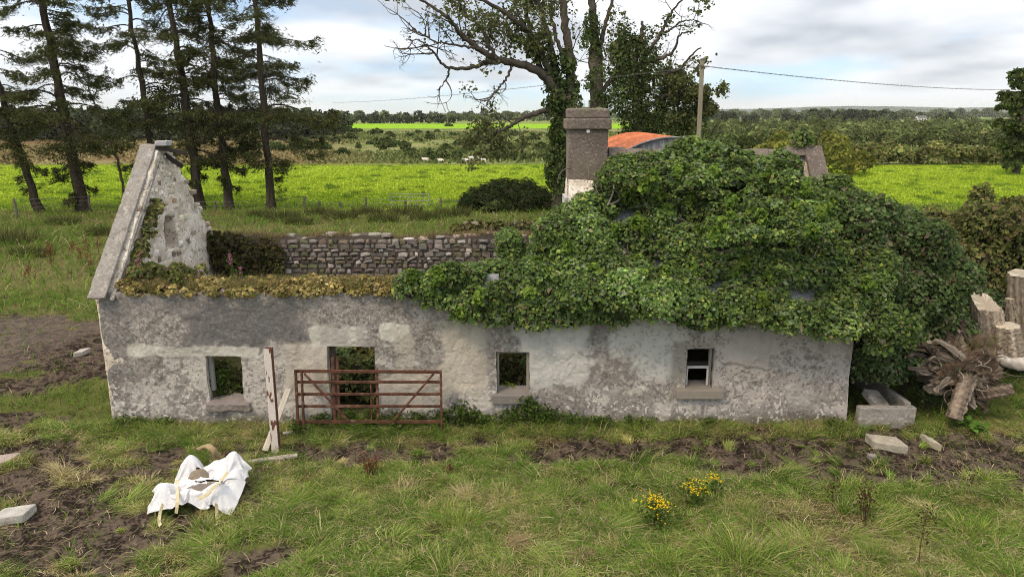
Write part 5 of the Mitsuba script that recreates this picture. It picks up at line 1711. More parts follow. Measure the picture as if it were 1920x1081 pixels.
def slab(label, px0, px1, d, h, col, seed, tilt=0.0):
    key = thing('stone_slab', label, 'stone')
    a, b = P(*px0, Z=0.05), P(*px1, Z=0.05)
    v, f = rough_slab(a + [0, 0, -0.08], b - a, np.array([0, d, tilt]), np.array([0, 0, h]), 0.05, 0.02, 4, seed, 0.025)
    c = np.array(col) * (0.7 + 0.6 * meshkit.fbm(v * 7, 3, seed))[:, None]
    scene[key] = mikit.ply((v, f), 'rough', smooth=True, color=c)


slab('long pale concrete slab lying in the mud in front of the concrete pen', (1640, 838), (1702, 846), 0.5, 0.20, (0.34, 0.31, 0.25), 81)
slab('small square stone lying right of the long slab', (1742, 832), (1766, 842), 0.4, 0.17, (0.36, 0.33, 0.25), 82)
slab('pale slab lying on the grass at the left edge of the frame', (-20, 982), (44, 972), 0.4, 0.17, (0.40, 0.38, 0.34), 83)
slab('fist sized grey stone in the mud below the long slab', (1630, 858), (1645, 858), 0.14, 0.13, (0.22, 0.2, 0.18), 84)
slab('pale stone half sunk in the mud left of the cottage', (137, 666), (156, 663), 0.4, 0.16, (0.40, 0.37, 0.33), 85)
slab('flat pinkish stone sunk in the mud at the left edge', (-30, 872), (14, 866), 0.45, 0.10, (0.34, 0.27, 0.23), 86)

# ---------------------------------------------------------------- concrete pen at the right gable
PEN = thing('concrete_pen', 'low mossy concrete pen against the right end of the cottage', 'concrete pen')
xa, xb = P(1609, 780, Y=16.2)[0], P(1715, 780, Y=16.2)[0]
for nm, p0, A, Bv, h in (('front_wall', [xa, 16.15, -0.1], [xb - xa, 0, 0], [0, 0.2, 0], 0.56), ('side_wall', [xb - 0.19, 16.36, -0.1], [0.16, 0, 0], [0, 2.9, 0], 0.62), ('rear_wall', [xa, 19.3, -0.1], [xb - xa, 0, 0], [0, 0.2, 0], 0.60)):
    v, f = rough_slab(p0, np.array(A, float), np.array(Bv, float), np.array([0, 0, h]), 0.05, 0.014, 3, 91, 0.02)
    MB().add(v, f).put(part(PEN, nm), 'concrete', smooth=True)
r = rng(92)
FP = thing('fallen_lintel', 'broken concrete lintel tipped against the inside of the pen', 'concrete lintel')
v, f = rough_slab(P(1645, 756, Y=16.5) + [0, 0, -0.25], np.array([0.42, 0.1, -0.10]), np.array([-0.15, 0.55, 0.28]), np.array([0.05, 0, 0.17]), 0.05, 0.02, 4, 93, 0.03)
scene[FP] = mikit.ply((v, f), 'concrete', smooth=True)

# ---------------------------------------------------------------- uprooted stump and sawn stumps
WOODS = [(0.19, 0.155, 0.125), (0.12, 0.095, 0.075), (0.27, 0.225, 0.185), (0.37, 0.315, 0.26)]


def gnarl(pts, ra, rb, r, n=14, sides=9, amp=0.25):
    n = max(n, 12)
    q = spline(pts, n)
    rad = np.linspace(ra, rb, n) * np.exp(r.normal(0, 0.045, n))
    v, f = tube(q, rad, sides)
    ridge = np.exp(r.normal(0, amp, sides))
    c = np.repeat(q, sides, 0)
    w = v[:-2]
    v[:-2] = c + (w - c) * np.tile(ridge, n)[:, None] * np.exp(r.normal(0, 0.07, (len(w), 1)))
    base = np.array(WOODS)[r.integers(0, len(WOODS))]
    cc = base * np.exp(r.normal(0, 0.12, (len(v), 1)))
    cc[:-2] *= np.tile(np.where(ridge > 1, 1.25, 0.7), n)[:, None]
    return v, f, cc


r = rng(601)
ST = thing('uprooted_stump', 'big uprooted tree stump lying on its side with splayed brown roots', 'tree stump')
c0 = P(1800, 690, Y=17.0)
m = MB()
v = ICO3[0] * [1.0, 0.70, 0.86]
v = v * (1 + 0.6 * fb(v, 1.6, 3) + 0.5 * fb(v, 5, 4) + 0.3 * fb(v, 11, 5))[:, None] + c0 + [0.05, 0.2, 0.0]
m.add(v, ICO3[1], np.array([0.10, 0.072, 0.052]) * np.exp(r.normal(0, 0.25, (len(v), 1))))
m.put(part(ST, 'root_plate'), 'matte')
ends = [((1690, 668), 16.5, 0.07), ((1708, 650), 16.6, 0.06), ((1735, 632), 16.7, 0.07), ((1722, 640), 16.4, 0.05), ((1752, 622), 16.8, 0.06), ((1745, 640), 16.5, 0.06), ((1782, 598), 16.9, 0.09), ((1808, 596), 17.0, 0.09), ((1798, 608), 16.7, 0.06), ((1765, 618), 17.0, 0.06), ((1775, 630), 16.5, 0.06),
        ((1696, 690), 16.6, 0.06), ((1735, 725), 16.4, 0.06), ((1715, 705), 16.5, 0.05), ((1755, 738), 16.4, 0.06), ((1838, 630), 16.9, 0.06), ((1880, 655), 16.9, 0.06), ((1898, 672), 16.7, 0.05), ((1862, 672), 16.5, 0.06), ((1880, 712), 16.5, 0.07), ((1830, 765), 16.4, 0.06), ((1848, 780), 16.4, 0.06), ((1815, 640), 16.6, 0.06), ((1855, 740), 16.4, 0.07)]
for k in range(10):
    a_ = r.uniform(2.2, 4.4)
    ends.append(((1795 + 105 * math.cos(a_) * r.uniform(0.5, 0.95), 680 + 80 * math.sin(a_) * r.uniform(0.5, 0.95)), r.uniform(16.25, 16.6), r.uniform(0.025, 0.055)))
for (px, yy, rad) in ends:
    e = P(*px, Y=yy)
    e = c0 + (e - c0) * r.uniform(0.8, 1.0)
    s = c0 + (e - c0) * 0.30 + r.normal(0, 0.16, 3) * [1, 0.5, 1]
    q1 = s + (e - s) * 0.4 + r.normal(0, 0.08, 3)
    q2 = s + (e - s) * 0.75 + r.normal(0, 0.09, 3)
    v, f, c = gnarl([s, q1, q2, e], rad * 2.6, rad * 0.75, r, amp=0.42)
    MB().add(v, f, c * 0.62).put(part(ST, 'root'), 'matte')
m = MB()
for k in range(230):
    d = unit(r.normal(size=3) + [-0.3, -0.6, 0.1])
    s = c0 + d * r.uniform(0.5, 0.85) * [1.05, 0.75, 0.85]
    e = s + d * r.uniform(0.1, 0.4) + r.normal(0, 0.16, 3)
    m.add(*tube(spline([s, (s + e) / 2 + r.normal(0, 0.06, 3), e], 5), np.linspace(0.018, 0.005, 5), 4), np.array(WOODS)[r.integers(0, 4)] * r.uniform(0.5, 1.0))
k = m.put(part(ST, 'rootlets'), 'matte')
labels[k] = {'label': 'tangle of fine roots', 'kind': 'stuff'}
v, f, c = gnarl([P(1815, 712, Y=16.5), P(1800, 748, Y=16.15), P(1788, 785, Y=15.95)], 0.20, 0.17, r, n=22, sides=18, amp=0.05)
MB().add(v, f, np.array([0.20, 0.16, 0.125]) * (c.mean(1, keepdims=True) / c.mean())).put(part(ST, 'trunk'), 'matte')
v, f, c = gnarl([P(1840, 740, Y=16.6), P(1868, 735, Y=16.3), P(1900, 728, Y=16.1)], 0.15, 0.12, r, n=16, sides=14, amp=0.07)
MB().add(v, f, np.array([0.19, 0.15, 0.12]) * (c.mean(1, keepdims=True) / c.mean())).put(part(ST, 'trunk'), 'matte')
m = MB()
n = 900
d = unit(r.normal(size=(n, 3)))
b = c0 + np.stack([r.normal(0.12, 0.3, n), r.normal(0.15, 0.25, n), np.full(n, 0.58) + r.normal(0, 0.06, n)], 1)
m.add(*blades(b, r.uniform(0.12, 0.34, n), 0.012, r.normal(0, 0.12, (n, 2)) + [0, -0.06], r, palette([(0.20, 0.20, 0.055), (0.27, 0.235, 0.10), (0.13, 0.15, 0.04)], n, r)))
k = m.put(part(ST, 'grass_tuft'), 'grass_blade')
labels[k] = {'label': 'grass growing on the root plate', 'kind': 'stuff'}


def sawn(label, base, top, ra, rb, seed, flat=1.0, tilt=(0, 0)):
    """A standing piece of trunk with a sawn top."""
    r = rng(seed)
    key = thing('sawn_stump', label, 'tree stump', None)
    n, s = 18, 40
    q = np.linspace(base, top, n)
    ang = np.arange(s) * 2 * np.pi / s
    flute = 1 + 0.10 * fb(np.stack([np.cos(ang) * 2, np.sin(ang) * 2, ang * 0], 1), 1.5, seed) * 2 + 0.05 * np.sin(ang * 7 + seed) + 0.035 * r.normal(size=s)
    rad = np.linspace(ra, rb, n)
    v = np.vstack([np.stack([q[k, 0] + rad[k] * flute * np.cos(ang), q[k, 1] + flat * rad[k] * flute * np.sin(ang), q[k, 2] + (k == n - 1) * rad[k] * flute * (tilt[0] * np.cos(ang) + tilt[1] * np.sin(ang))], 1) for k in range(n)])
    v[:-s] += 0.012 * r.normal(size=(len(v) - s, 3))
    i, j = np.meshgrid(np.arange(n - 1), np.arange(s), indexing='ij')
    i, j = i.ravel(), j.ravel()
    f = np.stack([i * s + j, i * s + (j + 1) % s, (i + 1) * s + (j + 1) % s, (i + 1) * s + j], 1)
    st = np.exp(1.9 * fb(np.stack([np.cos(ang) * 6, np.sin(ang) * 6, ang * 0], 1), 1.5, seed + 1))
    MB().add(v, f, np.array([0.235, 0.195, 0.155]) * np.tile(st, n)[:, None] * np.exp(r.normal(0, 0.08, (len(v), 1)))).put(part(key, 'trunk'), 'rough')
    cap = np.vstack([v[-s:], v[-s:].mean(0)[None]]) + [0, 0, 0.004]
    m = MB().add(cap, np.stack([np.arange(s), (np.arange(s) + 1) % s, np.full(s, s)], 1), palette([(0.40, 0.35, 0.27), (0.34, 0.29, 0.22)], s + 1, r))
    k = part(key, 'cut_face')
    m.put(k, 'rough')
    labels[k] = {'label': 'pale sawn top'}


def gy_(px, py, Y):
    return P(px, py, Y=Y)


sawn('pale sawn trunk piece with a sloping cut face behind the uprooted stump', gy_(1858, 655, 18.2), gy_(1850, 572, 18.2), 0.42, 0.36, 611, 0.9, (-0.25, 0.75))
sawn('squat sawn stump just right of the pale sloping piece', gy_(1890, 665, 17.8), gy_(1888, 610, 17.8), 0.40, 0.29, 612, 0.9, (0.1, 0.1))
sawn('tall fluted grey stump at the right edge of the frame', gy_(1922, 650, 18.6), gy_(1916, 512, 18.6), 0.42, 0.31, 613, 1.0, (0.15, 0.1))
sawn('thin leaning stump between the tall stump and the sloping piece', gy_(1902, 640, 18.5), gy_(1893, 560, 18.5), 0.18, 0.1, 614)
r = rng(615)
LG = thing('fallen_log', 'bleached white log lying at the right edge beside the uprooted stump', 'log')
v, f, c = gnarl([P(1868, 668, Y=16.9), P(1895, 680, Y=16.6), P(1960, 672, Y=16.5)], 0.10, 0.19, r, n=16, sides=12, amp=0.06)
scene[LG] = mikit.ply((v, f), 'rough', smooth=True, color=np.tile([0.40, 0.37, 0.33], (len(v), 1)) * np.exp(r.normal(0, 0.16, (len(v), 1))))

# ---------------------------------------------------------------- grass and weeds
GREENS = np.array([(0.13, 0.225, 0.036), (0.185, 0.28, 0.050), (0.26, 0.325, 0.078), (0.37, 0.355, 0.13), (0.46, 0.39, 0.21), (0.19, 0.135, 0.08), (0.085, 0.12, 0.028)])


def turf(key, n, x0, x1, y0, y1, h0, h1, w, seed, keep=None, lush=0.0, mud=0.93, spread=1.0, mat='grass_blade', straw=1.0):
    """Blades of grass over a wedge of ground in front of the camera."""
    r = rng(seed)
    x, y = r.uniform(x0, x1, n), y0 + (y1 - y0) * r.random(n)
    ok = (np.abs(x) < 0.84 * (y * 0.973 + 1.7) + 0.8)
    ok &= ~((x > -9.55) & (x < 7.95) & (y > 16.28) & (y < 22.4))
    if keep is not None:
        ok &= keep(x, y, r)
    x, y = x[ok], y[ok]
    ok = r.random(len(x)) > mud_mask(NP, x, y) * mud
    x, y = x[ok], y[ok]
    n = len(x)
    p = np.stack([x, y, np.zeros(n)], 1)
    a = meshkit.fbm(p * 0.55, 3, seed)
    b = meshkit.fbm(p * 2.4, 3, seed + 2)
    fine = meshkit.noise(p * 7.0, seed + 4)
    thin = r.random(n) < np.clip(3.0 * (b - 0.36) + 1.3 * (fine - 0.35), 0.04, 1)
    x, y, a, b, p = x[thin], y[thin], a[thin], b[thin], p[thin]
    n = len(x)
    s = np.clip((a - 0.5) * 4.2 + (b - 0.5) * 2.2 + lush + r.normal(0, 0.45, n), -1.5, 1.5)       # lush > 0, dry < 0
    idx = np.where(s > 0.9, 0, np.where(s > 0.3, 1, np.where(s > -0.25, 2, np.where(s > -0.75, 3, 4))))
    rnd = r.random(n)
    idx = np.where(rnd < 0.10 * straw, 4, np.where(rnd < 0.17, 5, np.where(rnd < 0.23, 6, idx)))
    col = GREENS[idx] * np.exp(r.normal(0, 0.16, (n, 1)))
    h = r.uniform(h0, h1, n) * (0.6 + 0.9 * b) * (1 + 0.35 * np.clip(s, -0.6, 1))
    fl = 2 * np.pi * meshkit.noise(p * 0.9, seed + 7) * 2
    lean = np.stack([np.cos(fl), np.sin(fl)], 1) * (h * r.uniform(0.0, 0.7, n))[:, None] * spread + r.normal(0, 0.75, (n, 2)) * h[:, None]
    m = MB().add(*blades(on_ground(x, y) - [0, 0, 0.01], h * r.uniform(0.5, 1.0, n), w * r.uniform(0.7, 1.5, n), lean, r, col * 0.9, col * 1.1))
    m.put(key, mat)


def tussocks(m, n, x0, x1, y0, y1, seed, size=(0.10, 0.24), h=(0.05, 0.15), per=120, w=0.013):
    """Little tussocks, each of one tone, its blades bent outwards and combed by one wind."""
    r = rng(seed)
    x, y = r.uniform(x0, x1, n), r.uniform(y0, y1, n)
    ok = (np.abs(x) < 0.84 * (y * 0.973 + 1.7) + 0.8) & (y < 16.2)
    x, y = x[ok], y[ok]
    ok = r.random(len(x)) > mud_mask(NP, x, y) * 0.95
    x, y = x[ok], y[ok]
    p = np.stack([x, y, x * 0], 1)
    a = meshkit.fbm(p * 0.5, 3, seed) + 0.25 * (meshkit.fbm(p * 1.7, 2, seed + 1) - 0.5)
    s = np.clip((a - 0.49) * 5.5 + 0.2 + r.normal(0, 0.55, len(x)), -1.6, 1.6)
    tone = np.where(s > 0.95, 0, np.where(s > 0.35, 1, np.where(s > -0.2, 2, np.where(s > -0.75, 3, np.where(s > -1.2, 4, 5)))))
    size_, hh = r.uniform(*size, len(x)), r.uniform(*h, len(x)) * (1 + 0.3 * np.clip(s, -0.7, 1))
    cnt = (per * r.uniform(0.6, 1.4, len(x))).astype(int)
    i = np.repeat(np.arange(len(x)), cnt)
    q = len(i)
    off = r.normal(0, 0.5, (q, 2)) * (size_ * (1 - 0.5 * mud_mask(NP, x, y)))[i][:, None]
    base = on_ground(x[i] + off[:, 0], y[i] + off[:, 1]) - [0, 0, 0.012]
    comb = r.normal(0, 0.45, (len(x), 2))
    hq = hh[i] * r.uniform(0.45, 1.05, q)
    lean = off * 0.8 + comb[i] * 2.2 * hq[:, None] + r.normal(0, 0.7, (q, 2)) * hq[:, None]
    col = GREENS[tone[i]] * (np.exp(r.normal(0, 0.17, len(x)))[i] * np.exp(r.normal(0, 0.2, q)))[:, None]
    dry = r.random(q) < 0.22
    col = np.where(dry[:, None], GREENS[4] * np.exp(r.normal(0, 0.2, (q, 1))), col)
    m.add(*blades(base, hq, w * r.uniform(0.7, 1.5, q), lean, r, col * 0.82, col * 1.15))


turf('rough_grass', 300000, -15.5, 15.5, 9.7, 16.3, 0.06, 0.15, 0.010, 701, lush=0.2, straw=1.0)
m = MB()
tussocks(m, 3900, -15.5, 15.5, 9.7, 16.2, 706)
tussocks(m, 240, -15.5, 15.5, 9.7, 15.0, 707, (0.12, 0.28), (0.12, 0.28), 150, 0.013)
m.put('tussock_grass', 'grass_blade')
labels['tussock_grass'] = {'label': 'uneven little tussocks of green and straw coloured grass in the foreground', 'category': 'grass', 'kind': 'stuff'}
labels['rough_grass'] = {'label': 'tangled green and straw coloured grass in front of the cottage', 'category': 'grass', 'kind': 'stuff'}
turf('wall_foot_grass', 26000, -9.6, 8.2, 15.55, 16.27, 0.10, 0.30, 0.012, 704, lush=0.35, mud=0.5)
labels['wall_foot_grass'] = {'label': 'ragged taller grass along the foot of the front wall', 'category': 'grass', 'kind': 'stuff'}
turf('side_grass', 150000, -27.0, 27.0, 16.3, 30.0, 0.08, 0.22, 0.018, 702, keep=lambda x, y, r: (np.abs(x) > 8) | (y > 22.4), lush=1.2, straw=0.4)
labels['side_grass'] = {'label': 'grass round the sides of the cottage and beyond the left mud', 'category': 'grass', 'kind': 'stuff'}
turf('back_grass', 165000, -52.0, 52.0, 22.5, 60.0, 0.14, 0.42, 0.035, 703, lush=0.95, mud=1.0, straw=0.6)
labels['back_grass'] = {'label': 'rank grass between the cottage and the field fence', 'category': 'grass', 'kind': 'stuff'}

# dead straw and trampled grass lying over mud and turf
r = rng(705)
n = 30000
x, y = r.uniform(-13, 13, n), r.uniform(9.8, 16.2, n)
ok = np.abs(x) < 0.84 * (y * 0.973 + 1.7) + 0.8
x, y = x[ok], y[ok]
ok = r.random(len(x)) < (0.1 + 1.2 * np.clip(meshkit.fbm(np.stack([x * 0.9, y * 0.9, x * 0], 1), 3, 6) - 0.3, 0, 1)) * (1 - 0.75 * mud_mask(NP, x, y))
x, y = x[ok], y[ok]
n = len(x)
c = on_ground(x, y) + [0, 0, 0.012]
c[:, 2] += 0.07 * r.random(n) * (1 - mud_mask(NP, x, y))
a = r.uniform(0, 2 * np.pi, n)
d = np.stack([np.cos(a), np.sin(a), r.normal(0, 0.12, n)], 1) * r.uniform(0.05, 0.17, n)[:, None]
s_ = np.stack([-np.sin(a), np.cos(a), a * 0], 1) * 0.0045
bend = np.stack([r.normal(0, 0.02, n), r.normal(0, 0.02, n), np.abs(r.normal(0, 0.018, n))], 1)
v = np.stack([c - d - s_, c - d + s_, c + bend - s_, c + bend + s_, c + d - s_ * 0.5, c + d + s_ * 0.5], 1).reshape(-1, 3)
k = np.arange(n)[:, None] * 6
MB().add(v, np.vstack([k + [0, 1, 3], k + [0, 3, 2], k + [2, 3, 5], k + [2, 5, 4]]), np.repeat(palette([(0.40, 0.33, 0.18), (0.30, 0.245, 0.13), (0.20, 0.15, 0.09), (0.46, 0.40, 0.25)], n, r), 6, 0)).put('dead_grass', 'matte')
labels['dead_grass'] = {'label': 'dead straw lying over the turf and mud', 'category': 'straw', 'kind': 'stuff'}

# the bright field: low sward and darker rush tufts
r = rng(710)
n = 130000
y = 58 * (112 / 58) ** r.random(n)
x = r.uniform(-1, 1, n) * 0.9 * y
h = r.uniform(0.06, 0.16, n)
col = palette([(0.25, 0.345, 0.027), (0.31, 0.40, 0.042), (0.21, 0.30, 0.027)], n, r, [4, 3, 2], 0.08)
m = MB()
side_ = np.stack([r.normal(0, 1, n), r.normal(0, 0.5, n), np.zeros(n)], 1)
side_ = unit(side_) * 0.07
b = np.stack([x, y, np.zeros(n)], 1)
v = np.stack([b - side_, b + side_, b + np.stack([r.normal(0, 0.08, n), r.normal(0, 0.08, n), h], 1)], 1).reshape(-1, 3)
m.add(v, np.arange(3 * n).reshape(-1, 3), np.repeat(col, 3, 0))
k = 0
for _ in range(420):
    yy = 60 * (110 / 60) ** r.random()
    xx = r.uniform(-1, 1) * 0.76 * yy
    q = 60
    c = on_ground(xx + r.normal(0, 0.32, q), yy + r.normal(0, 0.32, q))
    m.add(*blades(c, r.uniform(0.15, 0.45, q) * r.uniform(0.5, 1.1), 0.04, r.normal(0, 0.1, (q, 2)), r, palette([(0.10, 0.19, 0.025), (0.14, 0.24, 0.03), (0.18, 0.22, 0.05)], q, r) * r.uniform(0.75, 1.25)))
m.put('meadow_grass', 'grass_blade')
labels['meadow_grass'] = {'label': 'short bright lime green sward of the field with darker tufts', 'category': 'grass', 'kind': 'stuff'}

# rushes and rough herbage: the bog beyond the field
r = rng(711)
n = 60000
y = 112 * (330 / 112) ** r.random(n)
x = r.uniform(-1, 1, n) * 0.9 * y
keep = meshkit.fbm(np.stack([x * 0.06, y * 0.03, x * 0], 1), 3, 4) + r.normal(0, 0.08, n) > 0.47
x, y = x[keep], y[keep]
n = len(x)
right = np.clip((x + 0.235 * y + 9) / 18, 0, 1)[:, None]
col = palette([(0.24, 0.20, 0.095), (0.19, 0.15, 0.07), (0.28, 0.24, 0.12)], n, r) * (1 - right) + palette([(0.12, 0.16, 0.05), (0.20, 0.21, 0.085), (0.09, 0.12, 0.04)], n, r) * right
side_ = unit(np.stack([np.ones(n), r.normal(0, 0.4, n), np.zeros(n)], 1)) * (0.18 + y / 900)[:, None]
b = np.stack([x, y, np.zeros(n)], 1)
v = np.stack([b - side_, b + side_, b + np.stack([r.normal(0, 0.15, n), r.normal(0, 0.15, n), r.uniform(0.25, 0.7, n)], 1)], 1).reshape(-1, 3)
MB().add(v, np.arange(3 * n).reshape(-1, 3), np.repeat(col, 3, 0)).put('bog_grass', 'matte')
labels['bog_grass'] = {'label': 'brown and grey green rushes of the bog beyond the bright field', 'category': 'grass', 'kind': 'stuff'}

# rank tufts that stand out
TUFTS = [(862, 985, 0.45, 'bright tall grass tuft in the foreground left of the middle'), (1395, 1045, 0.55, 'tall bright grass tuft at the bottom right of the middle'), (1640, 960, 0.4, 'lush green tuft around the tall brown dock stems'), (1180, 965, 0.35, 'green tuft left of the larger yellow ragwort'),
         (1590, 915, 0.4, 'wide green tuft below the mud, right of the yellow flowers'), (1250, 1060, 0.4, 'grass tuft at the bottom edge under the ragwort'), (700, 905, 0.3, 'green tuft beside the red dock plant'), (560, 940, 0.35, 'green tuft right of the white bag'), (1830, 1000, 0.4, 'straw topped tuft at the lower right'), (330, 905, 0.25, 'small tuft hugging the left side of the white bag')]
for k, (px, py, s, lab) in enumerate(TUFTS):
    r = rng(720 + k)
    g = P(px, py, Z=0)
    n = int(420 * s / 0.4)
    q = on_ground(g[0] + r.normal(0, s * 0.55, n), g[1] + r.normal(0, s * 0.35, n))
    off = (q[:, :2] - g[:2])
    key = thing('grass_tuft', lab, 'grass')
    m = MB().add(*blades(q, r.uniform(0.35, 1.0, n) * s * 0.7, 0.014, off * 0.7 + r.normal(0, 0.12, (n, 2)), r, palette([(0.16, 0.27, 0.042), (0.23, 0.33, 0.058), (0.33, 0.36, 0.10), (0.44, 0.38, 0.19)], n, r, [4, 4, 3, 1.3], 0.22)))
    m.put(key, 'grass_blade')


def weed(name, label, cat, g, h, w, n, cols, leaf, seed, stems=6, stemcol=(0.10, 0.12, 0.04), group=None, tops=None, ntop=0, topsize=0.05, low=0.1, weights=None, spike=0.0):
    """A leafy plant: stems with leaves along them, and flower or seed heads."""
    r = rng(seed)
    key = thing(name, label, cat, group)
    st, lf, fl = MB(), MB(), MB()
    for k in range(stems):
        a = r.uniform(0, 2 * np.pi)
        e = g + np.array([math.cos(a) * w * r.random(), math.sin(a) * w * r.random() * 0.7, h * r.uniform(0.6, 1.05)])
        s = g + (e - g) * [0.3, 0.3, 0]
        q = spline([s, (s + e) / 2 + r.normal(0, 0.03, 3), e], 8)
        st.add(*tube(q, np.linspace(0.010, 0.004, 8), 4), np.array(stemcol) * r.uniform(0.8, 1.2))
        m = max(1, n // stems)
        t = r.uniform(low, 1, m)
        c = np.stack([np.interp(t, np.linspace(0, 1, 8), q[:, j]) for j in range(3)], 1) + r.normal(0, 0.05 + 0.05 * h, (m, 3)) * np.array([1, 1, 0.4])
        lf.add(*leaf_quads(c, r.normal(size=(m, 3)) * 0.7 + [0, 0, 1], leaf * r.uniform(0.6, 1.3, m), palette(cols, m, r, weights), r))
        if ntop:
            c = e + r.normal(0, 1, (ntop, 3)) * ([0.06, 0.06, 0.03] if not spike else [0.02, 0.02, 0]) - np.array([0, 0, 1.0]) * r.uniform(0, 1, (ntop, 1)) * spike
            for p in c:
                fl.add(p + ICO1[0] * topsize * [1, 1, 0.55] * r.uniform(0.7, 1.2), ICO1[1], np.array(tops) * r.uniform(0.8, 1.15))
    k = st.put(part(key, 'stems'), 'matte')
    labels[k] = {'label': 'stems', 'kind': 'stuff'}
    if lf.n:
        k = lf.put(part(key, 'leaves'), 'leaf')
        labels[k] = {'label': 'leaves', 'kind': 'stuff'}
    if fl.n:
        k = fl.put(part(key, 'flowers'), 'matte')
        labels[k] = {'label': 'flower heads', 'kind': 'stuff'}
    return key


NET = [(0.06, 0.105, 0.022), (0.09, 0.145, 0.03), (0.14, 0.19, 0.045), (0.05, 0.08, 0.02)]
WALLWEEDS = [(600, 800, 0.35, 'weeds at the gate foot left of the doorway'), (655, 800, 0.4, 'weeds under the middle of the gate'), (700, 805, 0.5, 'bright leafy weeds right under the doorway'), (745, 805, 0.45, 'leafy weeds below the slanting gate brace'), (790, 800, 0.35, 'weeds at the right end of the gate'), (830, 798, 0.45, 'weeds just right of the gate'), (865, 795, 0.65, 'tall nettle against the wall right of the gate'), (905, 795, 0.4, 'weeds under the left end of the middle sill'), (955, 795, 0.5, 'weeds below the middle window'), (995, 793, 0.75, 'dark climbing weed under the right end of the middle sill'), (1030, 793, 0.55, 'leafy weed right of the middle window'), (1075, 797, 0.35, 'low weeds at the wall foot past the middle window'), (1130, 800, 0.3, 'low weeds at the wall foot between middle and right windows'), (1200, 800, 0.3, 'low weeds at the wall foot left of the right window'), (560, 812, 0.3, 'weeds at the foot of the gate end post'), (300, 800, 0.25, 'grassy weeds at the wall foot left of the left window'), (240, 795, 0.3, 'weeds at the left corner of the cottage'), (1320, 800, 0.2, 'low weeds under the right window'), (1550, 795, 0.25, 'grassy weeds at the right corner of the cottage')]
for k, (px, py, h, lab) in enumerate(WALLWEEDS):
    g = P(px, py, Z=0)
    g[1] = min(g[1], 16.1)
    weed('wall_weed', lab, 'weed', g, h, 0.42, int(330 * h / 0.4), NET, 0.075, 800 + k, stems=12)
INNER = [(-8.2, 17.6, 1.3), (-7.4, 17.3, 1.45), (-6.6, 18.2, 1.1), (-5.0, 18.6, 1.6), (-4.2, 18.0, 1.5), (-3.6, 18.8, 1.7), (-3.0, 18.2, 1.3), (-1.2, 18.0, 1.4), (-0.2, 17.6, 1.5), (0.6, 18.4, 1.6), (-2.2, 19.0, 1.3), (-4.4, 19.8, 1.9), (0.2, 19.6, 2.0)]
for k, (x, y, h) in enumerate(INNER):
    key = thing('inner_bramble', ['brambles and nettles growing inside the ruin, seen through the left window', 'brambles and nettles growing inside the ruin, seen through the doorway', 'brambles and nettles growing inside the ruin, seen through the middle window'][0 if x < -6 else 1 if x < -2.5 and y < 19 or x < -4 else 2], 'brambles', ['brambles behind the left window', 'brambles behind the doorway', 'brambles behind the middle window'][0 if x < -6 else 1 if x < -2.5 and y < 19 or x < -4 else 2])
    C, R = clump(x, y, 1.3, 1.1, h, 14, 840 + k, 0.25, 0.42)
    bush(key, C, R, 150, 0.10, 'hedge' if k % 3 else 'holly', 860 + k, stems=True)
g = np.array([P(952, 722, Y=16.7)[0], 16.75, P(952, 735, Y=16.7)[2] - 0.1])
weed('window_weed', 'bright yellow green sprig standing in the middle window', 'weed', g, 0.36, 0.2, 70, [(0.24, 0.30, 0.03), (0.32, 0.36, 0.05)], 0.08, 880, stems=6)
weed('window_weed', 'dark ivy sprig trailing over the right end of the middle sill', 'ivy', np.array([P(993, 745, Y=16.1)[0], 16.12, 0.35]), 0.45, 0.12, 80, [(0.05, 0.10, 0.022), (0.07, 0.13, 0.03)], 0.08, 881, stems=4)
weed('window_weed', 'green leaves spilling through the lower corner of the left window', 'weed', np.array([P(398, 745, Y=16.6)[0] + 0.2, 16.75, 0.5]), 0.8, 0.35, 260, NET, 0.09, 882, stems=9)

r = rng(890)
for k, (px, py, lab) in enumerate(((1222, 990, 'larger yellow flowering ragwort in the foreground'), (1300, 950, 'smaller yellow flowering ragwort behind the larger one'), (1338, 930, 'thin yellow ragwort at the right end of the flowering group'))):
    g = P(px, py, Z=0)
    weed('ragwort', lab, 'flowering weed', g, (0.55, 0.5, 0.42)[k], (0.36, 0.24, 0.12)[k], (260, 150, 60)[k], NET, 0.07, 891 + k, stems=(15, 9, 4)[k], tops=(0.72, 0.47, 0.015), ntop=9, topsize=0.014)
RUSTC = [(0.17, 0.055, 0.038), (0.24, 0.075, 0.05), (0.11, 0.045, 0.03)]
for k, (px, py, h, w, lab) in enumerate(((690, 895, 0.55, 0.30, 'rust red dock plant leaning left beside the green tuft'), (846, 890, 0.25, 0.12, 'small rust red dock in the middle of the grass'), (1620, 985, 0.85, 0.22, 'tall brown dock with several seed spikes'), (1722, 1060, 1.0, 0.08, 'single tall thin brown dock spike at the lower right'), (1562, 950, 0.75, 0.08, 'dark bent dock spike left of the tall brown dock'), (1818, 910, 0.5, 0.1, 'reddish dock spike in the mud at the right'), (1465, 975, 0.12, 0.16, 'low reddish dock leaves lying in the grass'))):
    g = P(px, py, Z=0)
    if k == 0:
        g = g + [0.05, 0, 0]
    weed('dock_plant', lab, 'dock plant', g, h, w, (220, 70, 260, 150, 90, 60, 50)[k], RUSTC if k < 2 else [(0.085, 0.05, 0.032), (0.12, 0.07, 0.042), (0.055, 0.035, 0.025)], 0.042, 900 + k, stems=(8, 5, 6, 1, 1, 2, 6)[k], stemcol=(0.075, 0.045, 0.03), low=0.45 if h > 0.3 else 0.1)
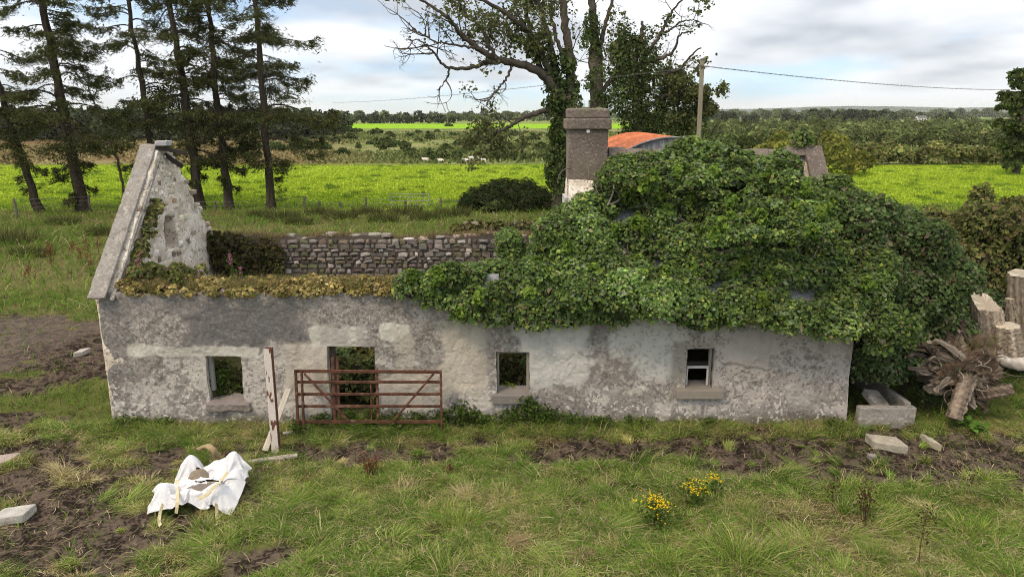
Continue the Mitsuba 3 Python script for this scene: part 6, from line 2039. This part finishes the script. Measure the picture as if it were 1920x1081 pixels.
for k, (px, py, h, lab) in enumerate(((437, 500, 0.95, 'pink spike of willowherb on the wall head, left of the pair'), (452, 500, 0.9, 'pink spike of willowherb on the wall head, right of the pair'), (262, 500, 1.0, 'pink willowherb against the coping of the left gable'), (365, 505, 0.75, 'thin pink willowherb against the rear corner of the left gable'))):
    g = P(px, 535, Y=16.7)
    g[2] = 3.15
    weed('willowherb', lab, 'flower', g, h, 0.10, 60, NET, 0.06, 920 + k, stems=2, tops=(0.42, 0.12, 0.26), ntop=12, topsize=0.016, low=0.05, spike=0.30)
for k, (px, py) in enumerate(((60, 520), (100, 500), (150, 490), (165, 480), (138, 470), (95, 480), (185, 470), (170, 510))):
    g = P(px, py + 8, Z=0)
    weed('brown_dock', 'thin brown dock stem gone to seed in the grass left of the cottage', 'dock plant', g, (0.9, 1.1, 1.0, 1.2)[k % 4], 0.12, 90, RUSTC, 0.07, 930 + k, stems=2, stemcol=(0.11, 0.06, 0.04), low=0.45, group='brown docks left of the cottage')
for k, (px, py, lab) in enumerate(((1808, 800, 'big bright leaf plant left of its twin under the uprooted stump'), (1833, 812, 'big leaf plant right of its twin under the uprooted stump'))):
    weed('burdock', lab, 'plant', P(px, py, Z=0), 0.28, 0.2, 26, [(0.13, 0.24, 0.045), (0.10, 0.19, 0.035)], 0.22, 940 + k, stems=4)

# the dry moss and grass along the head of the front wall
WH = thing('wall_head_plants', 'dry yellow moss, grass and rubble along the head of the front wall', 'moss', None, 'stuff')
r = rng(950)
m = MB()
n = 190
C = np.stack([r.uniform(-9.0, -2.2, n), r.uniform(16.28, 16.95, n), np.zeros(n)], 1)
C[:, 2] = 3.22 + 0.20 * r.random(n) * np.clip((C[:, 1] - 16.2) / 0.4, 0.2, 1)
blob_leaves(m, C, np.stack([r.uniform(0.12, 0.26, n), r.uniform(0.12, 0.24, n), r.uniform(0.08, 0.16, n)], 1), 420, 0.075, [(0.42, 0.34, 0.13), (0.33, 0.27, 0.10), (0.48, 0.41, 0.22), (0.22, 0.20, 0.07), (0.20, 0.13, 0.07), (0.17, 0.20, 0.055)], r, [4, 4, 2, 3, 2, 1.5], up=0.6)
n = 9000
q = np.stack([r.uniform(-9.05, -2.2, n), r.uniform(16.3, 17.0, n), np.full(n, 3.28)], 1)
q = q[meshkit.fbm(q * [2.2, 2.2, 0], 3, 5) > 0.46]
n = len(q)
m.add(*blades(q, r.uniform(0.1, 0.32, n), 0.010, r.normal(0, 0.10, (n, 2)), r, palette([(0.33, 0.28, 0.13), (0.23, 0.20, 0.075), (0.13, 0.15, 0.045), (0.16, 0.11, 0.06)], n, r)))
m.put(WH, 'grass_blade')
for k in range(26):
    x = r.uniform(-9.0, -2.4)
    s = np.array([r.uniform(0.12, 0.5), r.uniform(0.12, 0.3), r.uniform(0.06, 0.13)])
    c = np.array([x, 16.30 + r.uniform(0, 0.4), 3.2 + r.uniform(0, 0.06)])
    sv, sf = stone(c, c + s, r)
    MB().add(sv, sf, palette([(0.36, 0.33, 0.30), (0.28, 0.25, 0.22), (0.20, 0.18, 0.15)], 1, r)).put(part(COT + '__front_wall', 'stone'), 'matte')
# greenery on the wall head at the gable and rear corner
r = rng(951)
GP = thing('gable_foot_plants', 'green leafy plants on the wall head at the foot of the left gable', 'plants')
C = [[r.uniform(-9.0, -7.4), r.uniform(16.5, 17.2), 3.3 + r.uniform(0, 0.4)] for k in range(26)] + [[-9.05 + r.uniform(0, 0.12), 16.9 + 1.6 * t, 3.5 + 1.5 * t] for t in r.random(16)]
bush(GP, C, np.tile([0.17, 0.17, 0.14], (len(C), 1)), 330, 0.085, 'hedge', 952, stems=False, core=False)
RV = thing('rear_corner_ivy', 'brown green creeper hanging over the rear wall next to the left gable', 'ivy')
C, R = [], []
for k in range(110):
    x, z = r.uniform(-9.05, -7.0), r.uniform(2.0, 3.62)
    C.append([x, RI - 0.10 - 0.2 * r.random(), z])
    s = r.uniform(0.14, 0.24)
    R.append([s, s * 0.7, s])
bush(RV, C, R, 170, 0.09, 'creeper', 953, stems=False)
RG_ = thing('rear_head_grass', 'dry grass and moss along the head of the rear wall', 'grass', None, 'stuff')
n = 9000
x = r.uniform(-9.0, 1.2, n)
q = np.stack([x, r.uniform(RI - 0.02, RO, n), np.interp(x, np.linspace(-9.12, 8.0, 120), rear_top) - 0.02], 1)
q = q[meshkit.fbm(q * [1.6, 1.6, 0], 3, 8) > 0.47]
n = len(q)
m = MB().add(*blades(q, r.uniform(0.05, 0.2, n), 0.014, r.normal(0, 0.07, (n, 2)), r, palette([(0.30, 0.25, 0.13), (0.22, 0.18, 0.08), (0.14, 0.15, 0.05), (0.24, 0.16, 0.11)], n, r)))
m.put(RG_, 'grass_blade')
# rushes and rough clumps behind the cottage
r = rng(960)
for k, (px, py, s) in enumerate(((15, 455, 1.3), (530, 412, 1.0), (600, 402, 0.9), (640, 410, 1.0), (690, 402, 1.0), (760, 402, 1.1), (850, 405, 1.1), (560, 420, 0.8), (200, 440, 0.9), (120, 420, 0.8), (720, 415, 0.9), (800, 412, 1.0), (490, 405, 0.7), (60, 480, 0.8))):
    g = P(px, py, Z=0)
    key = thing('rush_clump', 'dark rush clump in the rank grass behind the cottage', 'rushes', 'rush clumps behind the cottage')
    n = 420
    q = on_ground(g[0] + np.clip(r.normal(0, s * 0.7, n), -s, s), g[1] + np.clip(r.normal(0, s * 0.45, n), -s * 0.7, s * 0.7))
    off = q[:, :2] - g[:2]
    MB().add(*blades(q, r.uniform(0.4, 1.0, n) * s * 0.85, 0.035, off * 0.35 + r.normal(0, 0.08, (n, 2)), r, palette([(0.075, 0.095, 0.028), (0.11, 0.12, 0.04), (0.19, 0.15, 0.075)], n, r, [4, 3, 1.2]))).put(key, 'grass_blade')
